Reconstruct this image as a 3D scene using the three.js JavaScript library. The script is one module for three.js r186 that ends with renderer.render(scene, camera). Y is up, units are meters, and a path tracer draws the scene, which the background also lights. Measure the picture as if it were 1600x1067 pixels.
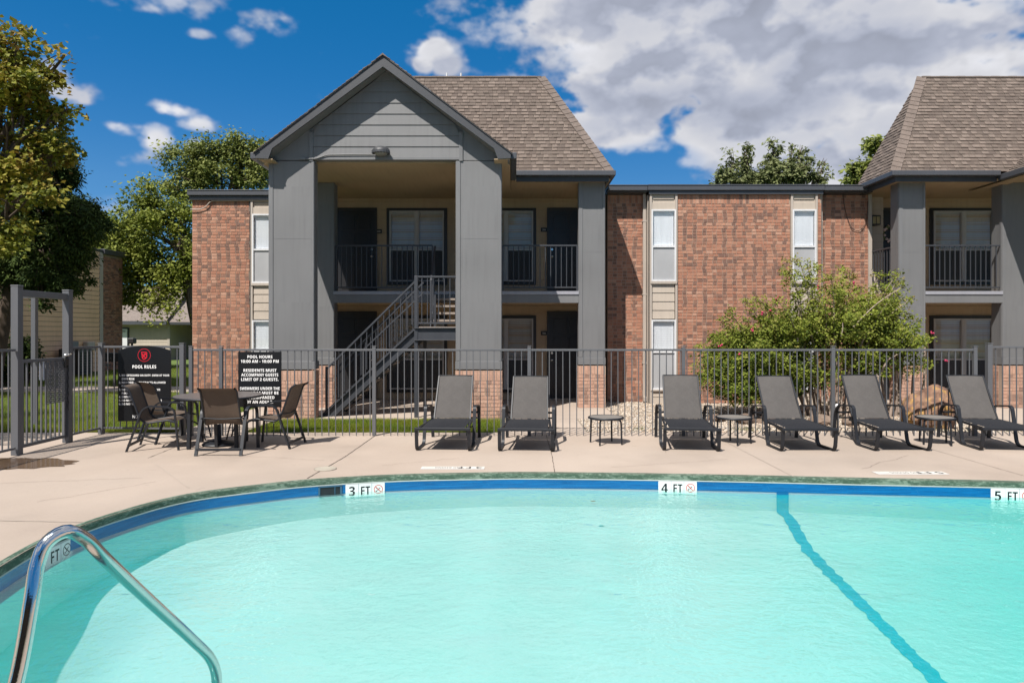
import * as THREE from 'three';
import { mergeGeometries } from 'three/addons/utils/BufferGeometryUtils.js';
import { RoundedBoxGeometry } from 'three/addons/geometries/RoundedBoxGeometry.js';
import { createNoise2D, createNoise3D } from 'simplex-noise';

// ---------------------------------------------------------------- camera, sky, sun, exposure
const scene = new THREE.Scene();
const EYE = 1.65, F = 1067;                                   // eye height; focal length in photo pixels (24 mm lens)
const camera = new THREE.PerspectiveCamera(53.13, 1.5, 0.05, 900);
camera.position.set(0, EYE, 0);
camera.lookAt(0, EYE, -10);
camera.setViewOffset(1600, 1067, 0, 15.5, 1600, 1067);        // lens shift: horizon a little above the middle

const renderer = new THREE.WebGLRenderer({ antialias: true });
renderer.setSize(1024, 682);
renderer.toneMapping = THREE.LinearToneMapping;
renderer.toneMappingExposure = 1.45;
renderer.shadowMap.enabled = true;

const SUN = new THREE.Vector3(-0.97, 2.71, 1.8).normalize();
const sun = new THREE.DirectionalLight(new THREE.Color().setRGB(1.0, 0.95, 0.885), 5.0);
sun.position.copy(SUN).multiplyScalar(60);
sun.castShadow = true;
sun.shadow.mapSize.set(4096, 4096);
Object.assign(sun.shadow.camera, { left: -30, right: 30, top: 30, bottom: -30, near: 1, far: 140 });
sun.target.position.set(0, 0, -12);
sun.position.add(sun.target.position);
scene.add(sun, sun.target);

function rng(seed) { let a = seed >>> 0; return () => { a = (a + 0x6d2b79f5) | 0; let t = Math.imul(a ^ (a >>> 15), 1 | a); t = (t + Math.imul(t ^ (t >>> 7), 61 | t)) ^ t; return ((t ^ (t >>> 14)) >>> 0) / 4294967296; }; }
const clamp = (x, a = 0, b = 1) => Math.min(b, Math.max(a, x));
const lerp = (a, b, t) => a + (b - a) * t;
const sstep = (a, b, x) => { const t = clamp((x - a) / (b - a)); return t * t * (3 - 2 * t); };
const n3 = createNoise3D(rng(11)), n2 = createNoise2D(rng(12));
function fbm3(x, y, z, oct) { let s = 0, a = 0.5, f = 1; for (let i = 0; i < oct; i++) { s += a * n3(x * f, y * f, z * f); a *= 0.5; f *= 2.03; } return s; }
function fbm2(x, y, oct) { let s = 0, a = 0.5, f = 1; for (let i = 0; i < oct; i++) { s += a * n2(x * f, y * f); a *= 0.5; f *= 2.03; } return s; }

// The sky: deep blue overhead paling towards the horizon, fair-weather clouds, with more added outside the view to lift the fill light; the cloud bodies are given by azimuth and elevation in degrees.
function makeSky() {
  const W = 4096, H = 2048, data = new Float32Array(W * H * 4), D = Math.PI / 180;
  // [azimuth (0 = north, + = east), elevation, half width, half height, strength]
  const bodies = [
    [15, 24, 18, 9, 1.2], [26, 19, 18, 9, 1.15], [34, 27, 18, 9, 1.1], [9.5, 18.6, 8, 4.2, 1.06], [8, 16.4, 7, 2.6, 0.95], [20, 15.4, 9, 3.8, 1.08], [14, 20.5, 10, 5, 1.15], [25, 11, 8.5, 5.5, .9], [33, 13, 11, 6, 1.0], [5, 28, 8, 4.5, .8],
    [-6.7, 22.1, 2.3, 1.5, 0.95], [-5.7, 21.2, 2.2, 1.4, 0.85], [-7.6, 21.2, 1.5, 1.2, .8],
    [-33.0, 16.2, 2.5, 2.0, 0.8], [-33.8, 14.8, 1.9, 1.6, 0.7], [-34.4, 17.2, 1.8, 1.5, .7],
    [-26.4, 16.2, 2.0, 0.95, 0.72], [-24.6, 15.5, 2.0, 0.8, 0.66], [-27.4, 13.8, 1.4, 1.6, 0.74], [-29.8, 14.5, 1.9, 0.9, 0.58], [-24.6, 13.7, 1.1, .9, .62], [-28.6, 12.6, 2.2, 1.2, .42],
    [-16, 27.2, 5, 2.2, 0.54], [-4, 28.6, 9, 2.4, 0.64], [4, 25.5, 6, 2.6, .62], [-32, 23.6, 3.4, 0.9, 0.46], [-25.5, 24.6, 4.5, 2.4, 0.52], [-29.5, 22.8, 2.6, .9, .42], [-3.5, 25.4, 6.0, 2.8, 0.52], [2.6, 21.6, 3.6, 2.2, .52], [-19.5, 23.2, 2.6, 1.7, .46], [-24.5, 21.6, 1.2, .6, .36], [-21, 22.0, 2, 1.4, .3], [-30, 9, 4, 2.0, .33],
    [62, 26, 24, 14, 1.1], [95, 20, 24, 12, 1.1], [-62, 22, 12, 8, .9], [-92, 32, 24, 15, 1.1], [-120, 18, 22, 10, 1.05], [135, 28, 30, 15, 1.1], [-155, 26, 26, 13, 1.05], [175, 40, 26, 12, 1], [105, 46, 30, 15, 1.05], [30, 54, 34, 14, 1.05], [-45, 60, 40, 13, 1.0], [150, 62, 46, 15, 1], [-120, 50, 30, 13, 1.0], [70, 74, 60, 12, .9],  // unseen cloud outside the view, added to brighten shaded surfaces
  ];
  // grey undersides: [azimuth, elevation, half width, half height, depth of shade]
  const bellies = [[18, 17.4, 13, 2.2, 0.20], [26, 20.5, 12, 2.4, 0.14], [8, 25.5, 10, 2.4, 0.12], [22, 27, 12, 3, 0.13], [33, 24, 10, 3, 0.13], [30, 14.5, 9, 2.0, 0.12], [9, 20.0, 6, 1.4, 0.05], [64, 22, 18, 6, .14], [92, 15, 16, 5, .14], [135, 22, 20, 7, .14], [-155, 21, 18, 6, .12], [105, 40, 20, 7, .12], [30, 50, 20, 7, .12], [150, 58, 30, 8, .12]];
  for (let row = 0; row < H; row++) {
    const el = ((row + 0.5) / H - 0.5) * Math.PI, y = Math.sin(el), c = Math.cos(el), eld = el / D;
    for (let col = 0; col < W; col++) {
      const th = ((col + 0.5) / W - 0.5) * 2 * Math.PI, x = Math.cos(th) * c, z = Math.sin(th) * c, o = (row * W + col) * 4;
      // clear air, given by elevation
      const ea = Math.max(0, eld - 11.2), eb = Math.min(0, eld - 11.2);
      let r = Math.min(0.28, 0.080 * Math.exp(-(ea + eb * 0.55) / 5.3) + 0.004), g = Math.min(0.48, 0.125 + 0.036 * clamp(1 - ea / 40) + 0.127 * Math.exp(-(ea + eb * 0.7) / 6.5)), b = Math.min(0.80, 0.30 + 0.322 * Math.exp(-(ea + eb * 0.8) / 17));
      const cs = x * SUN.x + y * SUN.y + z * SUN.z, glow = Math.pow(Math.max(0, cs), 24) * 0.35;
      r += glow; g += glow; b += glow;
      if (eld > -2) {
        const az = Math.atan2(x, -z) / D;
        const wx = fbm3(x * 5 + 7, y * 8, z * 5, 3), wy = fbm3(x * 5, y * 8 + 9, z * 5, 3);
        let body = 0;
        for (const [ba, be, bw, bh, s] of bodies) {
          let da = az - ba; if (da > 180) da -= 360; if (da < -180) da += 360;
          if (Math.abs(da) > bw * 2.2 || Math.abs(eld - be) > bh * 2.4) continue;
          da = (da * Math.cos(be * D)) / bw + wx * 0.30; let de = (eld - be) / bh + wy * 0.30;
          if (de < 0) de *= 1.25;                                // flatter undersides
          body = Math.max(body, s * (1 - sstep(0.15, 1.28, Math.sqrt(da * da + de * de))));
        }
        const q = 7, n = fbm3(x * q, y * q * 1.6, z * q, 6), fine = fbm3(x * 26 + 4, y * 44, z * 26, 5);
        const d = body + (n * 0.62 + fine * lerp(0.42, 0.22, sstep(0.7, 1, body))) * (0.40 + 0.60 * sstep(0, 0.3, body)) - 0.15, firm = sstep(0.45, 0.8, body);
        let a = sstep(0.02, lerp(0.62, 0.40, firm), d) * sstep(-1, 3, eld) * lerp(0.62, 1, sstep(0.38, 0.7, body));
        if (a > 0.002) {
          let shade = 0;
          for (const [ba, be, bw, bh, s] of bellies) { let da = az - ba; if (da > 180) da -= 360; if (da < -180) da += 360; da = da / bw + wx * 0.55; const de = (eld - be) / bh + wy * 0.55, k = da * da + de * de; if (k < 4) shade = Math.max(shade, s * 0.82 * (1 - sstep(0.1, 1.8, Math.sqrt(k)))); }
          const above = fbm3(x * q - 0.04, (y + 0.026) * q * 1.6, z * q, 5), rim = clamp((n - above) * 2.2 + 0.5), thick = sstep(0.55, 1.3, d);
          let L = lerp(0.66, 0.56, thick) + (rim - 0.5) * 0.26 * (1 - 0.55 * sstep(0.05, 0.16, shade)) + fine * 0.05 - shade + 0.10 * firm * sstep(0.75, 0.3, d);
          L = clamp(L, 0.30, 0.90); const cool = sstep(0.76, 0.44, L);
          r = lerp(r, L * lerp(0.975, 0.90, cool), a); g = lerp(g, L * lerp(0.985, 0.975, cool), a); b = lerp(b, L * lerp(1.045, 1.20, cool), a);
        }
      }
      data[o] = r / 1.5; data[o + 1] = g / 1.5; data[o + 2] = b / 1.5; data[o + 3] = 1;
    }
  }
  const t = new THREE.DataTexture(data, W, H, THREE.RGBAFormat, THREE.FloatType);
  t.mapping = THREE.EquirectangularReflectionMapping; t.magFilter = THREE.LinearFilter; t.needsUpdate = true;
  return t;
}
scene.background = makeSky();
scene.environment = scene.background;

// ---------------------------------------------------------------- helpers
const X = (px, d) => ((px - 800) * d) / F, Y = (py, d) => EYE - ((py - 518) * d) / F;   // metres from a bearing in the photo and a known distance
const names = new Map();
const numbered = (n) => { const k = names.get(n) ?? 0; names.set(n, k + 1); return k ? n + '_' + String(k).padStart(3, '0') : n; };
function tag(o, label, category, group, kind) { o.userData.label = label; o.userData.category = category; if (group) o.userData.group = group; if (kind) o.userData.kind = kind; return o; }
function thing(name, label, category, group) { const o = new THREE.Group(); o.name = numbered(name); scene.add(o); return tag(o, label, category, group); }
function clean(g) { g = g.index ? g.toNonIndexed() : g; for (const k of Object.keys(g.attributes)) if (!['position', 'normal', 'uv', 'color'].includes(k)) g.deleteAttribute(k); return g; }
function metreUV(g) {
  const p = g.attributes.position, n = g.attributes.normal, uv = new Float32Array(p.count * 2);
  for (let i = 0; i < p.count; i++) {
    const ax = Math.abs(n.getX(i)), ay = Math.abs(n.getY(i)), az = Math.abs(n.getZ(i)), px = p.getX(i), py = p.getY(i), pz = p.getZ(i);
    if (ay > ax && ay > az) { uv[2 * i] = px; uv[2 * i + 1] = pz; } else if (ax > az) { uv[2 * i] = pz; uv[2 * i + 1] = py; } else { uv[2 * i] = px; uv[2 * i + 1] = py; }
  }
  g.setAttribute('uv', new THREE.BufferAttribute(uv, 2));
  return g;
}
function join(geos, keepUV) {
  const list = [].concat(geos).map(clean);
  const g = list.length === 1 ? list[0] : mergeGeometries(list.map((q) => { if (!q.attributes.uv) q.setAttribute('uv', new THREE.BufferAttribute(new Float32Array(q.attributes.position.count * 2), 2)); return q; }));
  return keepUV ? g : metreUV(g);
}
function add(name, geo, mat, parent, label) {
  const m = new THREE.Mesh(geo, mat); m.name = parent === scene ? numbered(name) : name; m.castShadow = m.receiveShadow = true; parent.add(m);
  if (label) m.userData.label = label;
  return m;
}
const obj = (name, geos, mat, parent, label, keepUV) => add(name, join(geos, keepUV), mat, parent, label);
function struct(name, geos, mat, label, keepUV) { const m = obj(name, geos, mat, scene, undefined, keepUV); m.userData.kind = 'structure'; if (label) { m.userData.label = label; m.userData.category = name.replace(/_/g, ' '); } return m; }
const group = (name, parent, label) => { const g = new THREE.Group(); g.name = name; parent.add(g); if (label) g.userData.label = label; return g; };
// box between two corners; z given as distances in front of the camera (near, far)
const box = (x0, x1, y0, y1, d0, d1) => new THREE.BoxGeometry(Math.abs(x1 - x0), Math.abs(y1 - y0), Math.abs(d1 - d0)).translate((x0 + x1) / 2, (y0 + y1) / 2, -(d0 + d1) / 2);
const rbox = (x0, x1, y0, y1, d0, d1, r = 0.008) => new RoundedBoxGeometry(Math.abs(x1 - x0), Math.abs(y1 - y0), Math.abs(d1 - d0), 1, r).translate((x0 + x1) / 2, (y0 + y1) / 2, -(d0 + d1) / 2);
const V = (x, y, z) => new THREE.Vector3(x, y, z);
// square or flat bar from a to b
function bar(a, b, w, h, up = V(0, 1, 0), r = 0.003) {
  const dir = b.clone().sub(a), L = dir.length(); dir.normalize();
  let s = up.clone().cross(dir); if (s.lengthSq() < 1e-6) s = V(1, 0, 0); s.normalize();
  const u = dir.clone().cross(s).normalize(), m = new THREE.Matrix4().makeBasis(s, u, dir).setPosition(a.clone().add(b).multiplyScalar(0.5));
  return (r ? new RoundedBoxGeometry(w, h, L, 1, Math.min(r, w / 3, h / 3)) : new THREE.BoxGeometry(w, h, L)).applyMatrix4(m);
}
const rod = (a, b, r0, r1 = r0, seg = 8) => { const d = b.clone().sub(a), L = d.length(); return new THREE.CylinderGeometry(r1, r0, L, seg).applyQuaternion(new THREE.Quaternion().setFromUnitVectors(V(0, 1, 0), d.normalize())).translate((a.x + b.x) / 2, (a.y + b.y) / 2, (a.z + b.z) / 2); };
const tube = (pts, r, seg = 40, rad = 8, tension = 0.5) => new THREE.TubeGeometry(new THREE.CatmullRomCurve3(pts, false, 'catmullrom', tension), seg, r, rad);
// polyline with rounded corners
function rounded(pts, r, n = 5) {
  const out = [pts[0].clone()];
  for (let i = 1; i < pts.length - 1; i++) {
    const p = pts[i], a = pts[i - 1].clone().sub(p), b = pts[i + 1].clone().sub(p), ra = Math.min(r, a.length() * 0.48, b.length() * 0.48);
    const A = p.clone().add(a.normalize().multiplyScalar(ra)), B = p.clone().add(b.normalize().multiplyScalar(ra));
    for (let k = 0; k <= n; k++) { const t = k / n; out.push(A.clone().multiplyScalar((1 - t) * (1 - t)).add(p.clone().multiplyScalar(2 * t * (1 - t))).add(B.clone().multiplyScalar(t * t))); }
  }
  out.push(pts[pts.length - 1].clone());
  return out;
}
// sweep a rectangle (w across `side`, h along the in-plane normal) along a polyline that lies in a plane with normal `side`
function ribbon(pts, w, h, side, closedEnds = true) {
  const pos = [], idx = [], n = pts.length;
  for (let i = 0; i < n; i++) {
    const t = pts[Math.min(n - 1, i + 1)].clone().sub(pts[Math.max(0, i - 1)]).normalize(), u = side.clone().cross(t).normalize();
    for (const [a, b] of [[-1, -1], [1, -1], [1, 1], [-1, 1]]) pos.push(...pts[i].clone().addScaledVector(side, (a * w) / 2).addScaledVector(u, (b * h) / 2).toArray());
    if (i) for (let k = 0; k < 4; k++) { const a = (i - 1) * 4 + k, b = (i - 1) * 4 + ((k + 1) % 4), c = a + 4, d = b + 4; idx.push(a, b, d, a, d, c); }
  }
  if (closedEnds) { idx.push(0, 2, 1, 0, 3, 2); const e = (n - 1) * 4; idx.push(e, e + 1, e + 2, e, e + 2, e + 3); }
  const g = new THREE.BufferGeometry(); g.setAttribute('position', new THREE.Float32BufferAttribute(pos, 3)); g.setIndex(idx);
  const f = g.toNonIndexed(); f.computeVertexNormals(); return f;
}
const tubeRound = (pts, r, corner, rad = 8) => { const p = rounded(pts, corner); const path = new THREE.CurvePath(); for (let i = 1; i < p.length; i++) if (p[i].distanceTo(p[i - 1]) > 1e-5) path.add(new THREE.LineCurve3(p[i - 1], p[i])); return new THREE.TubeGeometry(path, p.length * 4, r, rad); };
// extrude a polygon given in (x, y) along z
function prism(poly, d0, d1) { const s = new THREE.Shape(poly.map(([a, b]) => new THREE.Vector2(a, b))); return new THREE.ExtrudeGeometry(s, { depth: Math.abs(d1 - d0), bevelEnabled: false }).translate(0, 0, -Math.max(d0, d1)); }
const based = (g, p) => { g.position.copy(p); for (const c of g.children) c.position.sub(p); return g; };  // put a thing's origin at its base
function vcol(g, fn) { const p = g.attributes.position, c = new Float32Array(p.count * 3); for (let i = 0; i < p.count; i++) { const [r, gg, b] = fn(p.getX(i), p.getY(i), p.getZ(i), i); c.set([r, gg, b], i * 3); } g.setAttribute('color', new THREE.BufferAttribute(c, 3)); return g; }

// ---------------------------------------------------------------- textures
// periodic value noise so that textures tile
const HASH = (() => { const r = rng(77), t = new Float32Array(65536); for (let i = 0; i < t.length; i++) t[i] = r(); return (x, y, s) => t[((x * 374761 + y * 668265 + s * 9176) >>> 0) & 65535]; })();
function pn(x, y, per, s = 0) { const xi = Math.floor(x), yi = Math.floor(y), fx = x - xi, fy = y - yi, u = fx * fx * (3 - 2 * fx), v = fy * fy * (3 - 2 * fy), w = (a) => ((a % per) + per) % per; return lerp(lerp(HASH(w(xi), w(yi), s), HASH(w(xi + 1), w(yi), s), u), lerp(HASH(w(xi), w(yi + 1), s), HASH(w(xi + 1), w(yi + 1), s), u), v); }
function pf(u, v, per, oct, s = 0, gain = 0.5) { let a = 1, sum = 0, tot = 0; for (let i = 0; i < oct; i++) { sum += a * pn(u * per, v * per, per, s + i * 13); tot += a; a *= gain; per *= 2; } return sum / tot; }
const toS = (c) => Math.round(255 * clamp(c <= 0.0031308 ? c * 12.92 : 1.055 * Math.pow(c, 1 / 2.4) - 0.055));
function tex(size, fn, { metres = 1, srgb = true, h = size } = {}) {
  const d = new Uint8Array(size * h * 4);
  for (let y = 0; y < h; y++) for (let x = 0; x < size; x++) { const c = fn(x / size, y / h), o = (y * size + x) * 4; for (let k = 0; k < 3; k++) { const v = typeof c === 'number' ? c : c[k]; d[o + k] = srgb ? toS(v) : Math.round(255 * clamp(v)); } d[o + 3] = 255; }
  const t = new THREE.DataTexture(d, size, h); t.wrapS = t.wrapT = THREE.RepeatWrapping; t.magFilter = THREE.LinearFilter; t.minFilter = THREE.LinearMipmapLinearFilter; t.colorSpace = srgb ? THREE.SRGBColorSpace : THREE.NoColorSpace; t.repeat.set(1 / metres, 1 / metres); t.needsUpdate = true;
  return t;
}
function canvasTex(w, h, draw) { const c = document.createElement('canvas'); c.width = w; c.height = h; draw(c.getContext('2d'), w, h); const t = new THREE.CanvasTexture(c); t.colorSpace = THREE.SRGBColorSpace; return t; }
const rep = (t, m) => { const c = t.clone(); c.repeat.set(1 / m, 1 / m); c.needsUpdate = true; return c; };
const grain = tex(256, (u, v) => 0.5 * pf(u, v, 16, 5, 3) + 0.5 * HASH((u * 256) | 0, (v * 256) | 0, 5), { srgb: false, metres: 0.5 });
const cloudy = tex(512, (u, v) => pf(u, v, 4, 7, 21), { srgb: false, metres: 2.5 });
const mottle = tex(512, (u, v) => 0.92 + 0.3 * (pf(u, v, 5, 6, 23) - 0.5), { metres: 2.5 });
const fineBump = tex(512, (u, v) => 0.55 * pf(u, v, 64, 3, 31) + 0.45 * HASH((u * 512) | 0, (v * 512) | 0, 8), { srgb: false, metres: 0.6 });
const mul = (c, k) => [c[0] * k, c[1] * k, c[2] * k];
const mix3 = (a, b, t) => [lerp(a[0], b[0], t), lerp(a[1], b[1], t), lerp(a[2], b[2], t)];
// painted surface: slight mottling, thin vertical dirt runs
const paint = tex(512, (u, v) => { const m = pf(u, v, 3, 6, 41), run = Math.pow(pf(u, v * 0.06, 48, 3, 43), 3), sp = pn(u * 120, v * 120, 120, 49); return 0.94 + 0.18 * (m - 0.5) - 0.30 * run * pf(u, v, 3, 2, 47) - (sp > 0.97 ? 0.07 : 0); }, { metres: 2.2 });
const M = {};
const std = (o) => new THREE.MeshStandardMaterial(o);
const rgb = (r, g, b) => new THREE.Color().setRGB(r, g, b);
const painted = (r, g, b, rough = 0.6, extra = {}) => std({ color: rgb(r, g, b), map: paint, roughness: rough, bumpMap: grain, bumpScale: 0.0006, ...extra });
M.greyPanel = painted(0.158, 0.158, 0.160, 0.55);
M.greyTrim = painted(0.160, 0.160, 0.163, 0.5);
M.greyDark = painted(0.046, 0.048, 0.054, 0.5);
M.gutter = painted(0.066, 0.069, 0.078, 0.42);
M.flashing = painted(0.30, 0.30, 0.33, 0.4);
M.tan = painted(0.44, 0.375, 0.31, 0.65);
M.tanTrim = painted(0.41, 0.355, 0.305, 0.6);
M.tanWall = painted(0.42, 0.31, 0.20, 0.7);
M.soffit = painted(0.36, 0.265, 0.165, 0.75);
M.darkTrim = painted(0.022, 0.021, 0.021, 0.45);
M.door = painted(0.016, 0.016, 0.018, 0.4);
M.white = painted(0.64, 0.64, 0.65, 0.4);
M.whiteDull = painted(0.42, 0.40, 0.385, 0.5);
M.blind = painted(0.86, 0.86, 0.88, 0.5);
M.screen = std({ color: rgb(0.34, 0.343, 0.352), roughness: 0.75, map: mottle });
M.dark = std({ color: rgb(0.012, 0.012, 0.013), roughness: 0.9, map: mottle });
M.glass = new THREE.MeshPhysicalMaterial({ color: rgb(0.93, 0.95, 0.96), transmission: 1, thickness: 0, roughness: 0.03, ior: 1.5 });
M.steel = painted(0.105, 0.107, 0.115, 0.45);
M.stair = painted(0.043, 0.046, 0.054, 0.45);
M.nickel = std({ color: rgb(0.7, 0.68, 0.64), metalness: 1, roughness: 0.25 });
M.mortar = std({ color: rgb(0.33, 0.25, 0.195), roughness: 0.95, map: mottle, bumpMap: fineBump, bumpScale: 0.002 });
const brickMap = tex(512, (u, v) => 0.80 + 0.34 * (pf(u, v, 24, 5, 61) - 0.5) + 0.14 * HASH((u * 512) | 0, (v * 512) | 0, 9) - (pn(u * 90, v * 90, 90, 66) > 0.93 ? 0.25 : 0), { metres: 1.1 });
M.brick = std({ color: 0xffffff, vertexColors: true, roughness: 0.9, map: brickMap, bumpMap: fineBump, bumpScale: 0.003 });
const granule = tex(512, (u, v) => 0.74 + 0.5 * (HASH((u * 512) | 0, (v * 512) | 0, 4) - 0.5) + 0.3 * (pf(u, v, 10, 4, 71) - 0.5), { metres: 1.0 });
M.shingle = std({ color: 0xffffff, vertexColors: true, roughness: 0.95, map: granule, bumpMap: fineBump, bumpScale: 0.002 });
M.concrete = std({ roughness: 0.9, color: rgb(0.42, 0.345, 0.285), map: tex(1024, (u, v) => { const a = pf(u, v, 4, 7, 81), s = pf(u, v, 2, 3, 85); return 0.93 + 0.24 * (a - 0.5) + 0.12 * (s - 0.5); }, { metres: 4 }), bumpMap: fineBump, bumpScale: 0.0012 });
M.rough = (r, g, b, rough = 0.9) => std({ color: rgb(r, g, b), roughness: rough, map: mottle, bumpMap: fineBump, bumpScale: 0.003 });

// ---------------------------------------------------------------- pool outline (x, z) at the edge of the deck
const outlinePts = [[-0.4, -7.93], [0, -7.96], [0.8, -7.94], [1.475, -7.90], [2.6, -7.80], [3.94, -7.65], [5.6, -7.47], [7.6, -7.1], [9.4, -6.45], [10.5, -5.5], [10.3, -4.4], [9.0, -3.75], [6.6, -3.5], [4.2, -3.4], [2.9, -3.3], [2.35, -3.2], [1.6, -2.95], [0.6, -2.65], [-0.8, -2.5], [-1.9, -2.62], [-2.8, -3.1], [-3.35, -3.85], [-3.6, -4.8], [-3.69, -5.5], [-3.58, -6.2], [-3.28, -6.88], [-2.74, -7.30], [-2.36, -7.52], [-1.75, -7.73], [-1.15, -7.86]];
const outlineCurve = new THREE.CatmullRomCurve3(outlinePts.map(([x, z]) => V(x, 0, z)), true, 'centripetal');
const NO = 260, outline = outlineCurve.getSpacedPoints(NO).slice(0, NO);
const inward = outline.map((p, i) => { const a = outline[(i + NO - 1) % NO], b = outline[(i + 1) % NO], t = b.clone().sub(a).normalize(); return V(-t.z, 0, t.x); });
{ // make sure that the normals point into the pool
  const c = V(2, 0, -5.4); if (inward[0].dot(c.clone().sub(outline[0])) < 0) inward.forEach((v) => v.negate());
}
const poolAt = (i, off, y) => { const k = ((i % NO) + NO) % NO; return outline[k].clone().addScaledVector(inward[k], off).setY(y); };
// strip along the outline between two profiles given as [inward offset, y] lists; from index i0 to i1
function poolStrip(profile, i0 = 0, i1 = NO, uvScale = 1) {
  const pos = [], uv = [], idx = [], np = profile.length; let s = 0;
  for (let i = i0; i <= i1; i++) {
    if (i > i0) s += outline[((i % NO) + NO) % NO].distanceTo(outline[(((i - 1) % NO) + NO) % NO]);
    let v = 0;
    for (let k = 0; k < np; k++) { if (k) v += Math.hypot(profile[k][0] - profile[k - 1][0], profile[k][1] - profile[k - 1][1]); pos.push(...poolAt(i, ...profile[k]).toArray()); uv.push(s * uvScale, v * uvScale); }
    if (i > i0) for (let k = 0; k < np - 1; k++) { const a = (i - i0 - 1) * np + k, b = a + 1, c = a + np, d = c + 1; idx.push(a, c, b, b, c, d); }
  }
  const g = new THREE.BufferGeometry(); g.setAttribute('position', new THREE.Float32BufferAttribute(pos, 3)); g.setAttribute('uv', new THREE.Float32BufferAttribute(uv, 2)); g.setIndex(idx); g.computeVertexNormals(); return g;
}
const inPool = (x, z) => { let c = false; for (let i = 0, j = NO - 1; i < NO; j = i++) { const a = outline[i], b = outline[j]; if ((a.z > z) !== (b.z > z) && x < ((b.x - a.x) * (z - a.z)) / (b.z - a.z) + a.x) c = !c; } return c; };
const edgeDist = (x, z) => { let m = 1e9; for (const p of outline) { const d = (p.x - x) ** 2 + (p.z - z) ** 2; if (d < m) m = d; } return Math.sqrt(m); };

// ---------------------------------------------------------------- ground
const WATER = -0.165, DECK = { x0: -13, x1: 17, d0: -6, d1: 11.16 };
const toShape = (pts) => new THREE.Shape(pts.map(([x, d]) => new THREE.Vector2(x, d)));         // (x, distance)
const flat = (shape, y) => new THREE.ShapeGeometry(shape).rotateX(-Math.PI / 2).translate(0, y, 0);
const rect = (x0, x1, d0, d1) => toShape([[x0, d0], [x1, d0], [x1, d1], [x0, d1]]);
{
  const far = rect(-260, 260, -120, 420), hole = new THREE.Path([[DECK.x0 + .02, DECK.d0 + .02], [DECK.x1 - .02, DECK.d0 + .02], [DECK.x1 - .02, DECK.d1 - .02], [DECK.x0 + .02, DECK.d1 - .02]].map(([x, d]) => new THREE.Vector2(x, d)));
  far.holes.push(hole);
  M.soil = std({ color: 0xffffff, roughness: 1, map: tex(1024, (u, v) => { const a = pf(u, v, 6, 7, 101), b = pf(u, v, 50, 3, 103), h = HASH((u * 1024) | 0, (v * 1024) | 0, 6); return mix3([0.07, 0.12, 0.018], [0.125, 0.165, 0.035], clamp(a * 1.3 - 0.2 + (b - 0.5) * 0.8 + (h - 0.5) * 0.5)); }, { metres: 5 }), bumpMap: fineBump, bumpScale: 0.01 });
  struct('ground', flat(far, -0.03), M.soil, 'lawn covered ground running back behind the fence and buildings');
}
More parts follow.
